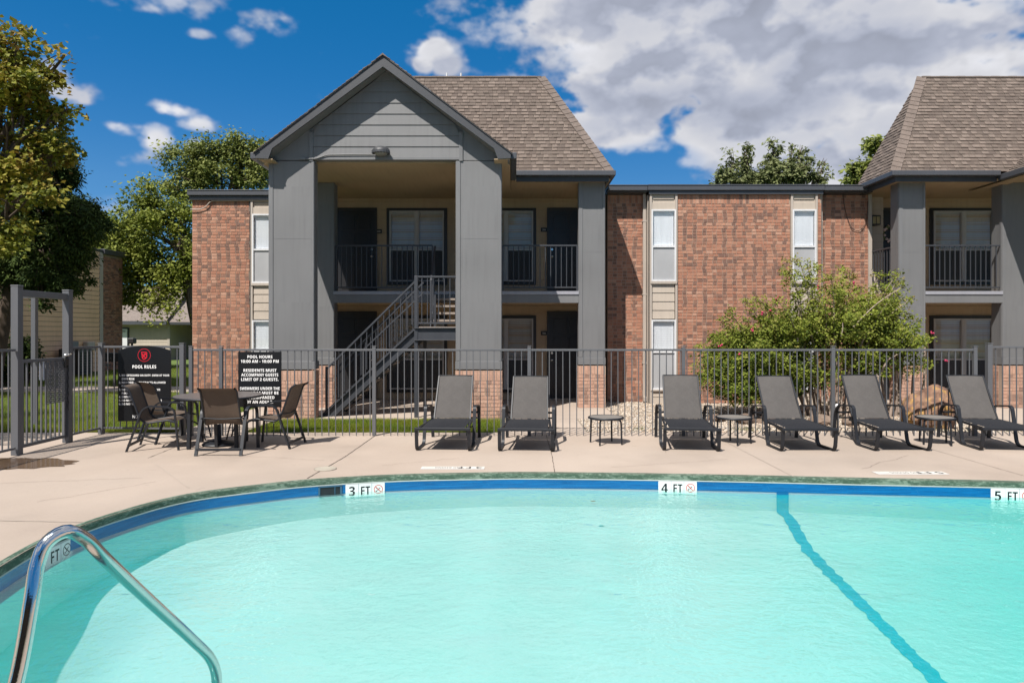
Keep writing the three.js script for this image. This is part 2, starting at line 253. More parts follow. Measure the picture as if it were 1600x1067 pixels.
// deck: one slab with the pool cut out; big soft stains in vertex colours over a fine concrete texture
{
  const s = rect(DECK.x0, DECK.x1, DECK.d0, DECK.d1);
  s.holes.push(new THREE.Path(outline.map((p) => new THREE.Vector2(p.x, -p.z))));
  const S = 2048, SPAN = 24;
  M.deck = std({
    roughness: 0.88, color: 0xffffff,
    map: tex(S, (u, v) => {
      const a = pf(u, v, 5, 7, 111), b = pf(u, v, 36, 5, 113), c = pf(u, v * 0.25, 64, 3, 115), h = HASH((u * S) | 0, (v * S) | 0, 14);
      let k = 0.98 + 0.34 * (a - 0.5) + 0.16 * (b - 0.5) + 0.06 * (c - .5) + 0.05 * (h - 0.5);
      const spot = pn(u * 330, v * 330, 330, 117); if (spot > 0.955) k -= 0.18 * pn(u * 40, v * 40, 40, 118);
      const worn = sstep(0.58, 0.72, pf(u, v, 11, 5, 119)); k += 0.05 * worn; const st = sstep(0.60, 0.78, pf(u, v, 16, 5, 123)); k -= 0.10 * st;
      return mul(mix3([0.368, 0.288, 0.230], [0.382, 0.320, 0.268], pf(u, v, 8, 4, 121)), k);
    }, { metres: SPAN }), bumpMap: fineBump, bumpScale: 0.0015,
  });
  const deck = struct('pool_deck', flat(s, 0), M.deck, 'pinkish concrete pool deck around the pool with saw cut joints');
  // the slab's outer edge
  obj('slab_edge', [box(DECK.x0, DECK.x1, -0.14, -0.004, DECK.d1 - .002, DECK.d1), box(DECK.x0 - .002, DECK.x0, -0.14, -0.004, DECK.d0, DECK.d1), box(DECK.x1, DECK.x1 + .002, -0.14, -0.004, DECK.d0, DECK.d1)], M.concrete, deck);
  M.joint = std({ color: rgb(0.10, 0.08, 0.065), roughness: 1, map: mottle }); M.jointPale = std({ color: rgb(0.38, 0.32, 0.27), roughness: 1, map: mottle });
  const jr = rng(5);
  function joint(pts, w, m) {
    const n = 40, pos = [], idx = [], c = new THREE.CatmullRomCurve3(pts.map(([x, d]) => V(x, 0.004, -d)), false, 'catmullrom', 0), side = V(pts[1][1] - pts[0][1], 0, pts[1][0] - pts[0][0]).normalize();
    for (let i = 0; i <= n; i++) { const p = c.getPoint(i / n), k = w * (0.6 + 0.8 * jr()) * 0.5, j = (jr() - 0.5) * 0.006; for (const q of [-1, 1]) pos.push(p.x + side.x * (q * k + j), 0.004, p.z + side.z * (q * k + j)); if (i) { const a = 2 * (i - 1); idx.push(a, a + 1, a + 2, a + 1, a + 3, a + 2); } }
    const g = new THREE.BufferGeometry(); g.setAttribute('position', new THREE.Float32BufferAttribute(pos, 3)); g.setIndex(idx); g.computeVertexNormals();
    obj('expansion_joint', g, m, deck);
  }
  joint([[-2.17, 10.9], [-2.2, 9], [-2.3, 7.66]], 0.011, M.joint);
  joint([[0.545, 10.9], [0.53, 9], [0.5, 7.97]], 0.008, M.joint);
  joint([[3.2, 10.9], [3.2, 7.75]], 0.009, M.jointPale);
  joint([[5.9, 10.9], [5.85, 7.48]], 0.006, M.joint);
  joint([[8.6, 10.9], [8.6, 7.0]], 0.009, M.jointPale);
  joint([[-4.55, 8.63], [-3.41, 7.2]], 0.012, M.jointPale);
  joint([[-6.5, 6.1], [-3.72, 5.9]], 0.012, M.jointPale);
  joint([[-4.9, 10.9], [-4.75, 8.9]], 0.010, M.joint);
  // hairline cracks
  M.crack = std({ color: rgb(0.20, 0.155, 0.125), roughness: 1, map: mottle });
  const crack = (x, d, dx, dd, seed) => { const r = rng(seed), p = [[x, d]]; for (let k = 1; k <= 9; k++) p.push([x + (dx * k) / 9 + (r() - 0.5) * 0.09, d + (dd * k) / 9 + (r() - 0.5) * 0.05]); joint(p, 0.0045, M.crack); };
  crack(-3.9, 9.1, 1.5, -0.35, 1); crack(-1.6, 8.4, 0.9, 0.5, 2); crack(1.2, 8.3, 1.6, 0.5, 3); crack(4.2, 8.2, 1.1, 0.9, 4); crack(-5.6, 7.4, 1.4, 0.3, 5); crack(6.4, 8.1, 0.8, 1.3, 6); crack(-4.6, 6.6, 0.7, 0.9, 7); crack(2.1, 9.3, 0.5, 1.2, 8);
}
// paving outside the fence
M.walk = M.concrete;
struct('porch_slab', box(-4.75, 2.02, -0.1, 0.0, 12.92, 16.62), M.concrete, 'pale concrete porch slab under the stair and balconies');
struct('walkway', [box(-0.15, 1.22, -0.1, -0.004, 11.17, 12.915)], M.concrete, 'straight concrete walkway from the fence to the ground floor doors');
struct('garden_path', [box(-5.55, -4.42, -0.1, -0.006, 11.17, 15.6)], M.concrete, 'narrow concrete path beside the left brick wall of the building');
struct('sidewalk', [box(-34, -7.4, -0.1, -0.008, 18.8, 20.6)], M.concrete, 'shaded sidewalk crossing the lawn behind the pool gate');
struct('rear_patio', [box(8.4, 17, -0.1, -0.004, 12.2, 16.62)], M.concrete, 'concrete patio under the right hand balcony');
// gravel bed
{
  M.gravel = std({ color: 0xffffff, roughness: 1, map: tex(1024, (u, v) => { const a = HASH((u * 300) | 0, (v * 300) | 0, 131), b = pf(u, v, 120, 2, 133), c = pf(u, v, 5, 4, 135); return mul(mix3([0.34, 0.275, 0.21], [0.52, 0.45, 0.37], a), 0.55 + 0.6 * b + 0.3 * (c - 0.5)); }, { metres: 2 }), bumpMap: fineBump, bumpScale: 0.02 });
  struct('gravel_bed', [flat(toShape([[1.225, 11.17], [17, 11.17], [17, 12.19], [8.39, 12.19], [8.39, 16.2], [2.03, 16.2], [2.03, 12.91], [1.225, 12.91]]), -0.012)], M.gravel, 'bed of pale pea gravel along the brick wall');
  const r = rng(9), n = 26000, g = new THREE.IcosahedronGeometry(0.5, 0); g.scale(1, 0.62, 0.8);
  const im = new THREE.InstancedMesh(g, std({ color: 0xffffff, roughness: 0.95, map: mottle, flatShading: true }), n), m4 = new THREE.Matrix4(), q = new THREE.Quaternion(), c = new THREE.Color();
  for (let i = 0; i < n;) {
    const x = 1.25 + r() * 9.5, d = 11.18 + Math.pow(r(), 1.25) * 5;
    if ((x > 8.37 && d > 12.17) || (x < 2.04 && d > 12.9)) continue;
    const s = 0.018 + 0.034 * r() * r() + (r() > 0.99 ? 0.03 : 0), t = r(), k = 0.7 + 0.5 * r();
    q.setFromEuler(new THREE.Euler(r() * 0.8, r() * 6.3, r() * 0.8)); m4.compose(V(x, -0.008 + s * 0.16, -d), q, V(s, s, s)); im.setMatrixAt(i, m4);
    const col = t < 0.6 ? [0.50, 0.42, 0.335] : t < 0.85 ? [0.41, 0.31, 0.23] : [0.55, 0.51, 0.46]; im.setColorAt(i, c.setRGB(...mul(col, k))); i++;
  }
  im.name = 'gravel'; im.castShadow = im.receiveShadow = true; scene.add(im); tag(im, 'loose pale pea gravel spread between the fence and the brick wall', 'gravel', null, 'stuff');
}
// grass: tufts of bent blades
function tuftGeo(seed, h, blades, spread) {
  const r = rng(seed), pos = [], idx = [], col = [];
  for (let b = 0; b < blades; b++) {
    const a = r() * 6.283, x = (r() - 0.5) * spread, z = (r() - 0.5) * spread, w = 0.0035 + 0.003 * r(), hh = h * (0.55 + 0.6 * r()), lean = hh * (0.2 + 0.5 * r()), cx = Math.cos(a), sz = Math.sin(a), k = pos.length / 3;
    pos.push(x - sz * w, 0, z + cx * w, x + sz * w, 0, z - cx * w, x + cx * lean * 0.35 - sz * w * 0.8, hh * 0.6, z + sz * lean * 0.35 + cx * w * 0.8, x + cx * lean * 0.35 + sz * w * 0.8, hh * 0.6, z + sz * lean * 0.35 - cx * w * 0.8, x + cx * lean, hh, z + sz * lean);
    idx.push(k, k + 1, k + 2, k + 1, k + 3, k + 2, k + 2, k + 3, k + 4);
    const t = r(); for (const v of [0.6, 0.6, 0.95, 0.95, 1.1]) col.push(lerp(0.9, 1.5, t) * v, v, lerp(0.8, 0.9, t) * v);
  }
  const g = new THREE.BufferGeometry(); g.setAttribute('position', new THREE.Float32BufferAttribute(pos, 3)); g.setAttribute('color', new THREE.Float32BufferAttribute(col, 3)); g.setIndex(idx); g.computeVertexNormals(); return g;
}
M.grass = new THREE.MeshPhysicalMaterial({ color: rgb(0.135, 0.215, 0.020), roughness: 0.75, specularIntensity: 0.25, transmission: 0.35, thickness: 0, vertexColors: true });
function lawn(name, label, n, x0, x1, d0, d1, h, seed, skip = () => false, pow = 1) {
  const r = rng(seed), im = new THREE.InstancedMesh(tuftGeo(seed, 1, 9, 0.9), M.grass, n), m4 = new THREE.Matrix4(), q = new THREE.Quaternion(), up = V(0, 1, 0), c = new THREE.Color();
  let i = 0; for (let tries = 0; i < n && tries < n * 4; tries++) {
    const x = lerp(x0, x1, r()), d = lerp(d0, d1, Math.pow(r(), pow)); if (skip(x, d)) continue;
    const s = h * (0.7 + 0.6 * r()) * (1 + 0.25 * fbm2(x * 1.3, d * 1.3, 3)), dry = clamp(0.35 + 0.8 * fbm2(x * 0.7 + 9, d * 0.9, 3) + 0.3 * (r() - .5));
    q.setFromAxisAngle(up, r() * 6.283); m4.compose(V(x, -0.028, -d), q, V(s * 1.5, s, s * 1.5)); im.setMatrixAt(i, m4); im.setColorAt(i, c.setRGB(lerp(0.85, 1.35, dry), lerp(0.95, 1.08, dry), 1)); i++;
  }
  im.count = i; im.name = name; im.castShadow = im.receiveShadow = true; scene.add(im); tag(im, label, 'grass', null, 'stuff');
}
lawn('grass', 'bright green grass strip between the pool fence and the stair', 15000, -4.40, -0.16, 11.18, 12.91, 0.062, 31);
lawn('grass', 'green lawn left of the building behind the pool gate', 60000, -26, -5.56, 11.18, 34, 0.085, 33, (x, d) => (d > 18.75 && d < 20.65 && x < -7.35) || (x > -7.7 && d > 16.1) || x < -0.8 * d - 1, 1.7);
{
  const r = rng(3), list = [[3.9, 11.35, 30], [4.6, 11.3, 14], [6.9, 11.3, 25], [7.35, 11.25, 20], [2.3, 11.45, 16], [8.2, 11.3, 14]];
  const im = new THREE.InstancedMesh(tuftGeo(8, 1, 9, 0.9), M.grass, 119), m4 = new THREE.Matrix4(), q = new THREE.Quaternion(); let i = 0;
  for (const [x, d, n] of list) for (let k = 0; k < n; k++) { q.setFromAxisAngle(V(0, 1, 0), r() * 6.28); m4.compose(V(x + (r() - 0.5) * 0.5, -0.02, -d - (r() - 0.3) * 0.14), q, V(0.12, 0.07 + 0.06 * r(), 0.12)); im.setMatrixAt(i++, m4); }
  im.count = i; im.name = 'weeds'; im.castShadow = true; scene.add(im); tag(im, 'low green weeds sprouting in the gravel by the fence', 'weeds', null, 'stuff');
}

// ---------------------------------------------------------------- pool
{
  const floorY = (x, z) => {
    const e = edgeDist(x, z), d = -z;
    let depth = 0.40 + 0.115 * clamp(7.5 - d, 0, 6) + 0.05 * clamp(x - 3, 0, 6);
    depth += 0.10 * sstep(0, -3.5, x);
    return WATER - depth * (0.55 + 0.45 * sstep(0, 0.75, inPool(x, z) ? e : 0));
  };
  const nx = 130, nz = 60, x0 = -3.9, x1 = 10.7, d0 = 2.3, d1 = 8.15, pos = [], idx = [];
  for (let j = 0; j <= nz; j++) for (let i = 0; i <= nx; i++) { const x = lerp(x0, x1, i / nx), z = -lerp(d0, d1, j / nz); pos.push(x, floorY(x, z), z); }
  for (let j = 0; j < nz; j++) for (let i = 0; i < nx; i++) { const a = j * (nx + 1) + i, b = a + 1, c = a + nx + 1, d = c + 1; idx.push(a, b, c, b, d, c); }
  const fg = new THREE.BufferGeometry(); fg.setAttribute('position', new THREE.Float32BufferAttribute(pos, 3)); fg.setIndex(idx); fg.computeVertexNormals();
  M.plaster = std({ color: rgb(0.46, 0.43, 0.46), roughness: 0.85, map: tex(1024, (u, v) => 0.95 + 0.12 * (pf(u, v, 5, 6, 141) - 0.5), { metres: 4 }) });
  const pool = thing('swimming_pool', 'white plastered swimming pool with rounded left end, blue waterline band and green edge', 'pool');
  pool.userData.kind = 'structure';
  obj('pool_floor', fg, M.plaster, pool);
  const LIP = -0.062;
  obj('pool_wall', poolStrip([[0.006, LIP - 0.004], [0.006, -1.6]]), M.plaster, pool);
  // rounded, algae-green edge of the deck
  M.coping = std({ roughness: 0.85, color: 0xffffff, map: tex(1024, (u, v) => { const a = pf(u, v * 4, 12, 6, 151), b = pf(u * 1, v * 6, 64, 4, 153), h = HASH((u * 1024) | 0, (v * 256) | 0, 15); const t = clamp((a - 0.5) * 2.2 + (b - 0.5) * 2.4 + 0.42 + (h - .5) * .2); return mix3([0.036, 0.074, 0.048], [0.15, 0.21, 0.16], t * t * (3 - 2 * t)); }, { metres: 2.4, h: 256 }), bumpMap: fineBump, bumpScale: 0.004 });
  const prof = [[-0.055, 0.0035]]; for (let k = 0; k <= 6; k++) { const a = (k / 6) * Math.PI / 2; prof.push([-0.022 + 0.030 * Math.sin(a), 0.004 - 0.024 * (1 - Math.cos(a))]); } prof.push([0.010, LIP]);
  const cg = poolStrip(prof); obj('coping', cg, M.coping, pool, 'green stained rounded deck edge', true);
  obj('grout_line', poolStrip([[0.0115, LIP + 0.001], [0.0145, LIP - 0.002], [0.0145, LIP - 0.010], [0.008, LIP - 0.011]]), std({ color: rgb(0.42, 0.46, 0.44), roughness: 0.8, map: mottle }), pool);
  // waterline band, left out at the skimmer mouth
  M.band = new THREE.MeshPhysicalMaterial({ color: 0xffffff, roughness: 0.22, clearcoat: 0.3, clearcoatRoughness: 0.1, map: tex(1024, (u, v) => { const streak = pf(u * 0.25, v * 6, 32, 4, 161), sp = HASH((u * 1024) | 0, (v * 256) | 0, 17); let c = mix3([0.001, 0.072, 0.22], [0.002, 0.130, 0.35], clamp((streak - 0.5) * 2 + 0.5)); if (sp > 0.9985) c = [0.2, 0.35, 0.5]; return c; }, { metres: 1.6, h: 256 }) });
  const near = (px, d) => { const t = V(X(px, d), 0, -d); let b = 0, bd = 1e9; for (let i = 0; i < NO; i++) { const e = outline[i].distanceToSquared(t); if (e < bd) { bd = e; b = i; } } return b; };
  const bandProf = [[0.012, LIP - 0.012], [0.012, WATER - 0.006]];
  const skA = near(500, 7.6), skB = near(542, 7.7), lo = Math.min(skA, skB), hi = Math.max(skA, skB);
  obj('waterline_band', poolStrip(bandProf, hi, NO + lo), M.band, pool, undefined, true);
  obj('waterline_band', poolStrip([[0.012, WATER + 0.004], [0.012, WATER - 0.006]], lo, hi), M.band, pool, undefined, true);
  // skimmer mouth: a flat dark panel painted for the shade in the opening
  const a = poolAt(lo, 0.013, 0), b = poolAt(hi, 0.013, 0), mid = a.clone().add(b).multiplyScalar(0.5), nrm = inward[(lo + ((hi - lo) >> 1)) % NO], along = b.clone().sub(a).normalize(), W = a.distanceTo(b);
  const place = (g) => g.applyMatrix4(new THREE.Matrix4().makeBasis(along, V(0, 1, 0), along.clone().cross(V(0, 1, 0)))).translate(mid.x, 0, mid.z);
  const out = along.clone().cross(V(0, 1, 0)).dot(nrm) > 0 ? 1 : -1;
  const sb = (w, h, dp, x, y, z) => place(new THREE.BoxGeometry(w, h, dp).translate(x, y, z * out));
  const sk = obj('skimmer_mouth', [sb(W, 0.10, 0.004, 0, -0.125, 0.0)], std({ color: rgb(0.006, 0.010, 0.014), roughness: 0.6, map: mottle }), pool, 'dark rectangular skimmer mouth in the blue band');
  obj('skimmer_frame', [sb(0.02, 0.10, 0.012, -W / 2 + 0.01, -0.125, 0.006), sb(0.02, 0.10, 0.012, W / 2 - 0.01, -0.125, 0.006), sb(W, 0.012, 0.012, 0, -0.079, 0.006), sb(0.008, 0.09, 0.01, W * 0.2, -0.125, 0.006)], std({ color: rgb(0.03, 0.10, 0.17), roughness: 0.5, map: mottle }), sk);
  // lane line: down the far wall and across the floor, edges made wavy to stand for refraction
  {
    const pts = [], pos2 = [], idx2 = [], lx = 3.06, zFar = -7.735; const r = rng(44);
    for (let y = WATER - 0.0; y > floorY(lx, zFar + 0.02); y -= 0.03) pts.push([y, zFar + 0.02, V(0, 0, 1)]);
    for (let d = 7.70; d > 3.4; d -= 0.035) pts.push([floorY(lx, -d) + 0.008, -d, V(0, 1, 0)]);
    pts.forEach(([y, z], i) => { const w = 0.062 * (1 + 0.24 * fbm2(z * 4.4, 3, 3)), j = 0.030 * fbm2(z * 5.0, 8, 3) + 0.02 * fbm2(z * 14, 5, 2); for (const s of [-1, 1]) pos2.push(lx + s * w + j, y, z); if (i) { const k = 2 * (i - 1); idx2.push(k, k + 1, k + 2, k + 1, k + 3, k + 2); } });
    const g = new THREE.BufferGeometry(); g.setAttribute('position', new THREE.Float32BufferAttribute(pos2, 3)); g.setIndex(idx2); g.computeVertexNormals();
    obj('lane_line', g, std({ color: rgb(0.004, 0.12, 0.30), roughness: 0.6, map: mottle }), pool, 'blue tile line across the pool floor');
  }
  // water: one rippled sheet; its tint deepens towards the deep end on the right
  {
    const ws = new THREE.Shape(outline.map((p, i) => { const q = poolAt(i, 0.004, 0); return new THREE.Vector2(q.x, -q.z); }));
    const N = 512, hgt = (u, v) => 0.34 * pf(u, v * 1.0, 10, 5, 171, 0.55) + 0.3 * pf(u * 0.5, v, 28, 3, 173) + 0.2 * Math.abs(2 * pf(u, v, 16, 4, 175) - 1) + 0.16 * pf(u, v, 64, 2, 177);
    const H = new Float32Array(N * N); for (let y = 0; y < N; y++) for (let x = 0; x < N; x++) H[y * N + x] = hgt(x / N, y / N);
    const nm = tex(N, (u, v) => { const x = Math.round(u * N), y = Math.round(v * N), at = (a, b) => H[((b + N) % N) * N + ((a + N) % N)], s = 5.0, dx = (at(x - 1, y) - at(x + 1, y)) * s, dy = (at(x, y - 1) - at(x, y + 1)) * s, l = Math.hypot(dx, dy, 1); return [dx / l * 0.5 + 0.5, dy / l * 0.5 + 0.5, 1 / l * 0.5 + 0.5]; }, { srgb: false, metres: 1.7 });
    const tint = tex(256, (u, v) => {   // u over x from -4 to 11, v over distance from 2 to 8.5
      const x = lerp(-4, 11, u), d = lerp(2, 8.5, v), deep = sstep(0.8, 7.5, x + 0.42 * (6.0 - d) + 0.5 * fbm2(x * .6, d * .8, 3)), m = 0.5 + 0.5 * fbm2(x * 1.1 + 3, d * 1.6, 4);
      return mix3(mix3([0.90, 0.985, 0.96], [0.86, 0.975, 0.95], m), [0.50, 0.90, 0.87], deep);
    });
    tint.wrapS = tint.wrapT = THREE.ClampToEdgeWrapping; tint.repeat.set(1 / 15, 1 / 6.5); tint.offset.set(4 / 15, -2 / 6.5);
    const g = new THREE.ShapeGeometry(ws), p = g.attributes.position;   // uv = (x, distance) in metres
    for (let i = 0; i < p.count; i++) g.attributes.uv.setXY(i, p.getX(i), p.getY(i));
    g.rotateX(-Math.PI / 2).translate(0, WATER, 0);
    M.water = new THREE.MeshPhysicalMaterial({ color: 0xffffff, map: tint, transmission: 1, thickness: 0, roughness: 0.04, ior: 1.33, normalMap: nm, normalScale: new THREE.Vector2(0.45, 0.45) });
    const w = add('pool_water', g, M.water, scene); w.userData.kind = 'structure'; tag(w, 'clear turquoise pool water with small ripples', 'water', null, 'structure');
    // scattered light painted as a thin turquoise sheet below the surface, denser where deep
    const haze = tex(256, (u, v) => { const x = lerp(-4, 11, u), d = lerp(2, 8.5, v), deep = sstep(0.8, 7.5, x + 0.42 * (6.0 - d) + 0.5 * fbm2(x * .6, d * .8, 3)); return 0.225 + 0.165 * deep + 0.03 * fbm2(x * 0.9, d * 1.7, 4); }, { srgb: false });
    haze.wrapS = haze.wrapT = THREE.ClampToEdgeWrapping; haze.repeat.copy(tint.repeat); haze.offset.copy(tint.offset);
    add('painted_scatter_layer', g.clone().translate(0, -0.03, 0), std({ color: rgb(0.012, 0.87, 0.775), roughness: 1, transparent: true, alphaMap: haze }), w);
  }
  // depth tiles on the band
  const face = (draw) => std({ map: canvasTex(256, 256, (c, w, h) => { c.fillStyle = '#cfd2d0'; c.fillRect(0, 0, w, h); draw(c, w, h); }), roughness: 0.25 });
  const word = (t, s, x = 128) => face((c) => { c.fillStyle = '#10161c'; c.font = `bold ${s}px sans-serif`; c.textAlign = 'center'; c.textBaseline = 'middle'; c.fillText(t, x, 140, 205); });
  const noDive = (red) => face((c) => {
    c.strokeStyle = '#20262c'; c.lineWidth = 15; c.lineCap = 'round'; c.beginPath(); c.moveTo(86, 96); c.lineTo(150, 150); c.moveTo(112, 150); c.lineTo(160, 100); c.stroke(); c.beginPath(); c.arc(86, 160, 13, 0, 7); c.fillStyle = '#20262c'; c.fill();
    c.strokeStyle = red ? '#b5453c' : '#23282e'; c.lineWidth = 15; c.beginPath(); c.arc(128, 128, 84, 0, 7); c.moveTo(70, 70); c.lineTo(186, 186); c.stroke();
  });
  const wTiles = { FT: word('FT', 236), no: noDive(true), noDark: noDive(false) };
  function marker(digit, px, d, label, dark) {
    const t = thing('depth_marker', label, 'depth marker', 'white depth marker tiles on the pool waterline');
    const i = near(px, d); let dir = poolAt(i + 2, 0, 0).sub(poolAt(i - 2, 0, 0)).normalize(); const n = inward[i].clone(); if (dir.clone().cross(V(0, 1, 0)).dot(n) < 0) dir.negate();
    const size = 0.142, yc = -0.076 - size / 2 + 0.003; t.position.copy(poolAt(i, 0.016, yc));
    [word(digit, 256), wTiles.FT, dark ? wTiles.noDark : wTiles.no].forEach((m, k) => {
      const g = new THREE.BoxGeometry(size, size, 0.008), o = new THREE.Mesh(g, [M.white, M.white, M.white, M.white, m, m]); o.name = 'tile';
      o.matrixAutoUpdate = true; o.quaternion.setFromRotationMatrix(new THREE.Matrix4().makeBasis(dir, V(0, 1, 0), n)); o.position.copy(dir).multiplyScalar((k - 1) * (size + 0.004)); o.position.addScaledVector(n, k === 1 ? 0 : 0.002); t.add(o);
    });
  }
  marker('3', 575, 7.72, 'white 3 FT depth tiles beside the dark skimmer mouth at far edge');
  marker('4', 1060, 7.85, 'white 4 FT depth tiles at the middle of the far pool edge');
  marker('5', 1585, 7.48, 'white 5 FT depth tiles on the far pool edge near the deep end');
  marker('3', 94, 5.46, 'white 3 FT depth tiles on the left pool wall behind the handrail', true);
  // painted warnings on the deck, read from the far side
  function deckMark(digit, px0, px1, py, label) {
    const d = (F * EYE) / (py - 518), xa = X(px0, d), xb = X(px1, d), w = xb - xa, h = 0.15;
    const m = std({ roughness: 0.6, map: canvasTex(1024, 220, (c) => { c.fillStyle = '#c9c5bd'; c.fillRect(0, 0, 1024, 220); c.fillStyle = '#15171a'; c.textBaseline = 'middle'; c.font = 'bold 210px sans-serif'; c.fillText(digit + ' FT', 30, 118); c.font = 'bold 120px sans-serif'; c.fillText('NO DIVING', 390, 118, 420); c.strokeStyle = '#b9aca6'; c.lineWidth = 14; c.beginPath(); c.arc(905, 110, 72, 0, 7); c.moveTo(855, 60); c.lineTo(955, 160); c.stroke(); }) });
    const o = add('deck_depth_tile', new THREE.BoxGeometry(w, 0.004, h), [M.white, M.white, m, M.white, M.white, M.white], scene); tag(o, label, 'depth marker');
    o.position.set((xa + xb) / 2, 0.0045, -d); o.rotation.y = Math.PI;
  }
  deckMark('3', 658, 757, 731.5, 'worn white 3 FT NO DIVING tiles set in deck in front of grass strip');
  deckMark('5', 1368, 1478, 739.5, 'worn white 5 FT NO DIVING tiles set in deck at the right');
  const lid = thing('skimmer_lid', 'round cream skimmer lid set into the deck behind the pool edge', 'skimmer lid'); const ld = 8.19;
  lid.position.set(X(508, ld), 0.004, -ld); add('lid', new THREE.CylinderGeometry(0.122, 0.126, 0.012, 36), std({ color: rgb(0.42, 0.38, 0.31), roughness: 0.55, map: mottle }), lid); add('ring', new THREE.TorusGeometry(0.128, 0.006, 6, 40).rotateX(Math.PI / 2), std({ color: rgb(0.32, 0.28, 0.23), roughness: 0.7, map: mottle }), lid);
  // puddle
  { const r = rng(71), pts = []; for (let i = 0; i < 40; i++) { const a = (i / 40) * 6.283, k = 1 + 0.22 * fbm2(Math.cos(a) * 2, Math.sin(a) * 2, 3); pts.push([-6.35 + 0.92 * Math.cos(a) * k, 8.52 + 0.36 * Math.sin(a) * k]); }
    struct('puddle', [flat(toShape(pts), 0.004)], new THREE.MeshPhysicalMaterial({ color: rgb(0.13, 0.085, 0.055), roughness: 0.13, map: mottle, ior: 1.33 }), 'brown puddle of water on the deck in front of the gate'); }
}
// small floating leaf
{ const g = new THREE.CircleGeometry(0.02, 6).scale(1.6, 1, 1).rotateX(-Math.PI / 2); const o = obj('fallen_leaf', g, std({ color: rgb(0.12, 0.10, 0.05), roughness: 0.9, map: mottle }), scene); o.position.set(X(927, 7.3), WATER + 0.003, -7.3); tag(o, 'small dark leaf floating on the water below the 4 FT tiles', 'leaf'); }

// ---------------------------------------------------------------- the apartment building
const B = thing('apartment_building', 'two storey red brick apartment building with grey columns, gabled stair porch and steep shingled roofs', 'building');
const LIMIT = 300;
// bricks and shingles are gathered first; the 300 of each that lie nearest become meshes of their own, the rest of each wall or roof is joined
const brickJobs = [], shingleJobs = [];
const BRICK_TONES = [[0.408, 0.193, 0.124], [0.375, 0.168, 0.106], [0.435, 0.220, 0.144], [0.340, 0.156, 0.101], [0.41, 0.203, 0.130], [0.465, 0.258, 0.178], [0.225, 0.120, 0.086], [0.385, 0.182, 0.116], [0.195, 0.107, 0.080], [0.28, 0.146, 0.100]];
const BW = 0.203, BH = 0.0715, JT = 0.011, STRETCH = 0.138, HEAD = 0.092;   // courses of a stretcher and a mostly dark header in turn
// a brick wall in the plane z = -d, its outer face towards the camera; turn = true lays it in the plane x = d and runs over distance
function brickWall(x0, x1, y0, y1, d, { soldier = 0, side = 0, label, parent = B, seed = 1, thick = 0.10, pale = 0 } = {}) {
  const r = rng(seed * 7919 + 13), w = obj('brick_wall', side ? [box(d - side * thick, d, y0, y1, x0, x1)] : [box(x0, x1, y0, y1, d, d + thick)], M.mortar, parent, label);
  const put = (a, b, c, e, tone) => brickJobs.push({ wall: w, a, b, c, e, d, side, tone, pale, proud: 0.004 + 0.005 * r() });
  const top = soldier ? y1 - soldier : y1, rows = Math.round((top - y0) / BH), h = (top - y0) / rows;
  const pick = (row, x) => { const patch = fbm2(x * 0.8 + seed * 3, row * 0.09, 3); let t = r(); const dark = clamp(0.05 + 0.25 * patch); if (t < dark) return r() < 0.5 ? 6 : 8; t = r(); return t < 0.22 ? 0 : t < 0.40 ? 1 : t < 0.55 ? 2 : t < 0.66 ? 3 : t < 0.8 ? 4 : t < 0.88 ? 5 : t < 0.95 ? 7 : 9; };
  for (let k = 0; k < rows; k++) {
    const yb = y0 + k * h; let x = x0 - (k % 2 ? 0.09 : 0) - 0.03 * r();
    for (let head = k % 2 === 1; x < x1 - 0.012; head = !head) { const L = (head ? HEAD : STRETCH) * (0.94 + 0.12 * r()), a = Math.max(x0, x) + JT / 2, b = Math.min(x1, x + L) - JT / 2; if (b - a > 0.02) put(a, b, yb + JT / 2, yb + h - JT / 2, head && r() < 0.6 + 0.5 * fbm2(x * 0.7 + seed, yb * 0.7, 3) ? (r() < 0.5 ? 6 : r() < 0.6 ? 9 : 8) : pick(k, x)); x += L; }
  }
  if (soldier) for (let x = x0; x < x1 - 0.03; x += BH) put(x + JT / 2, Math.min(x1, x + BH) - JT / 2, top + JT / 2, y1 - JT / 2, pick(99, x));
  return w;
}
function brickGeo(j) {
  const w = j.b - j.a, h = j.e - j.c, t = 0.022, g = new THREE.BoxGeometry(w, h, t);
  const gg = clean(g), tone = mix3(BRICK_TONES[j.tone], [0.60, 0.42, 0.325], j.pale * (j.tone === 6 || j.tone === 8 ? 0.5 : 1)), n = gg.attributes.position.count, c = new Float32Array(n * 3), k = j.shade ?? 1; for (let i = 0; i < n; i++) c.set(mul(tone, k), i * 3);
  gg.setAttribute('color', new THREE.BufferAttribute(c, 3)); return gg;
}
function brickPlace(j) { // centre of the brick, and its turn
  const u = (j.a + j.b) / 2, v = (j.c + j.e) / 2;
  return j.side ? { p: V(j.d + j.side * (j.proud - 0.011), v, -u), ry: Math.PI / 2 } : { p: V(u, v, -(j.d - j.proud + 0.011)), ry: 0 };
}
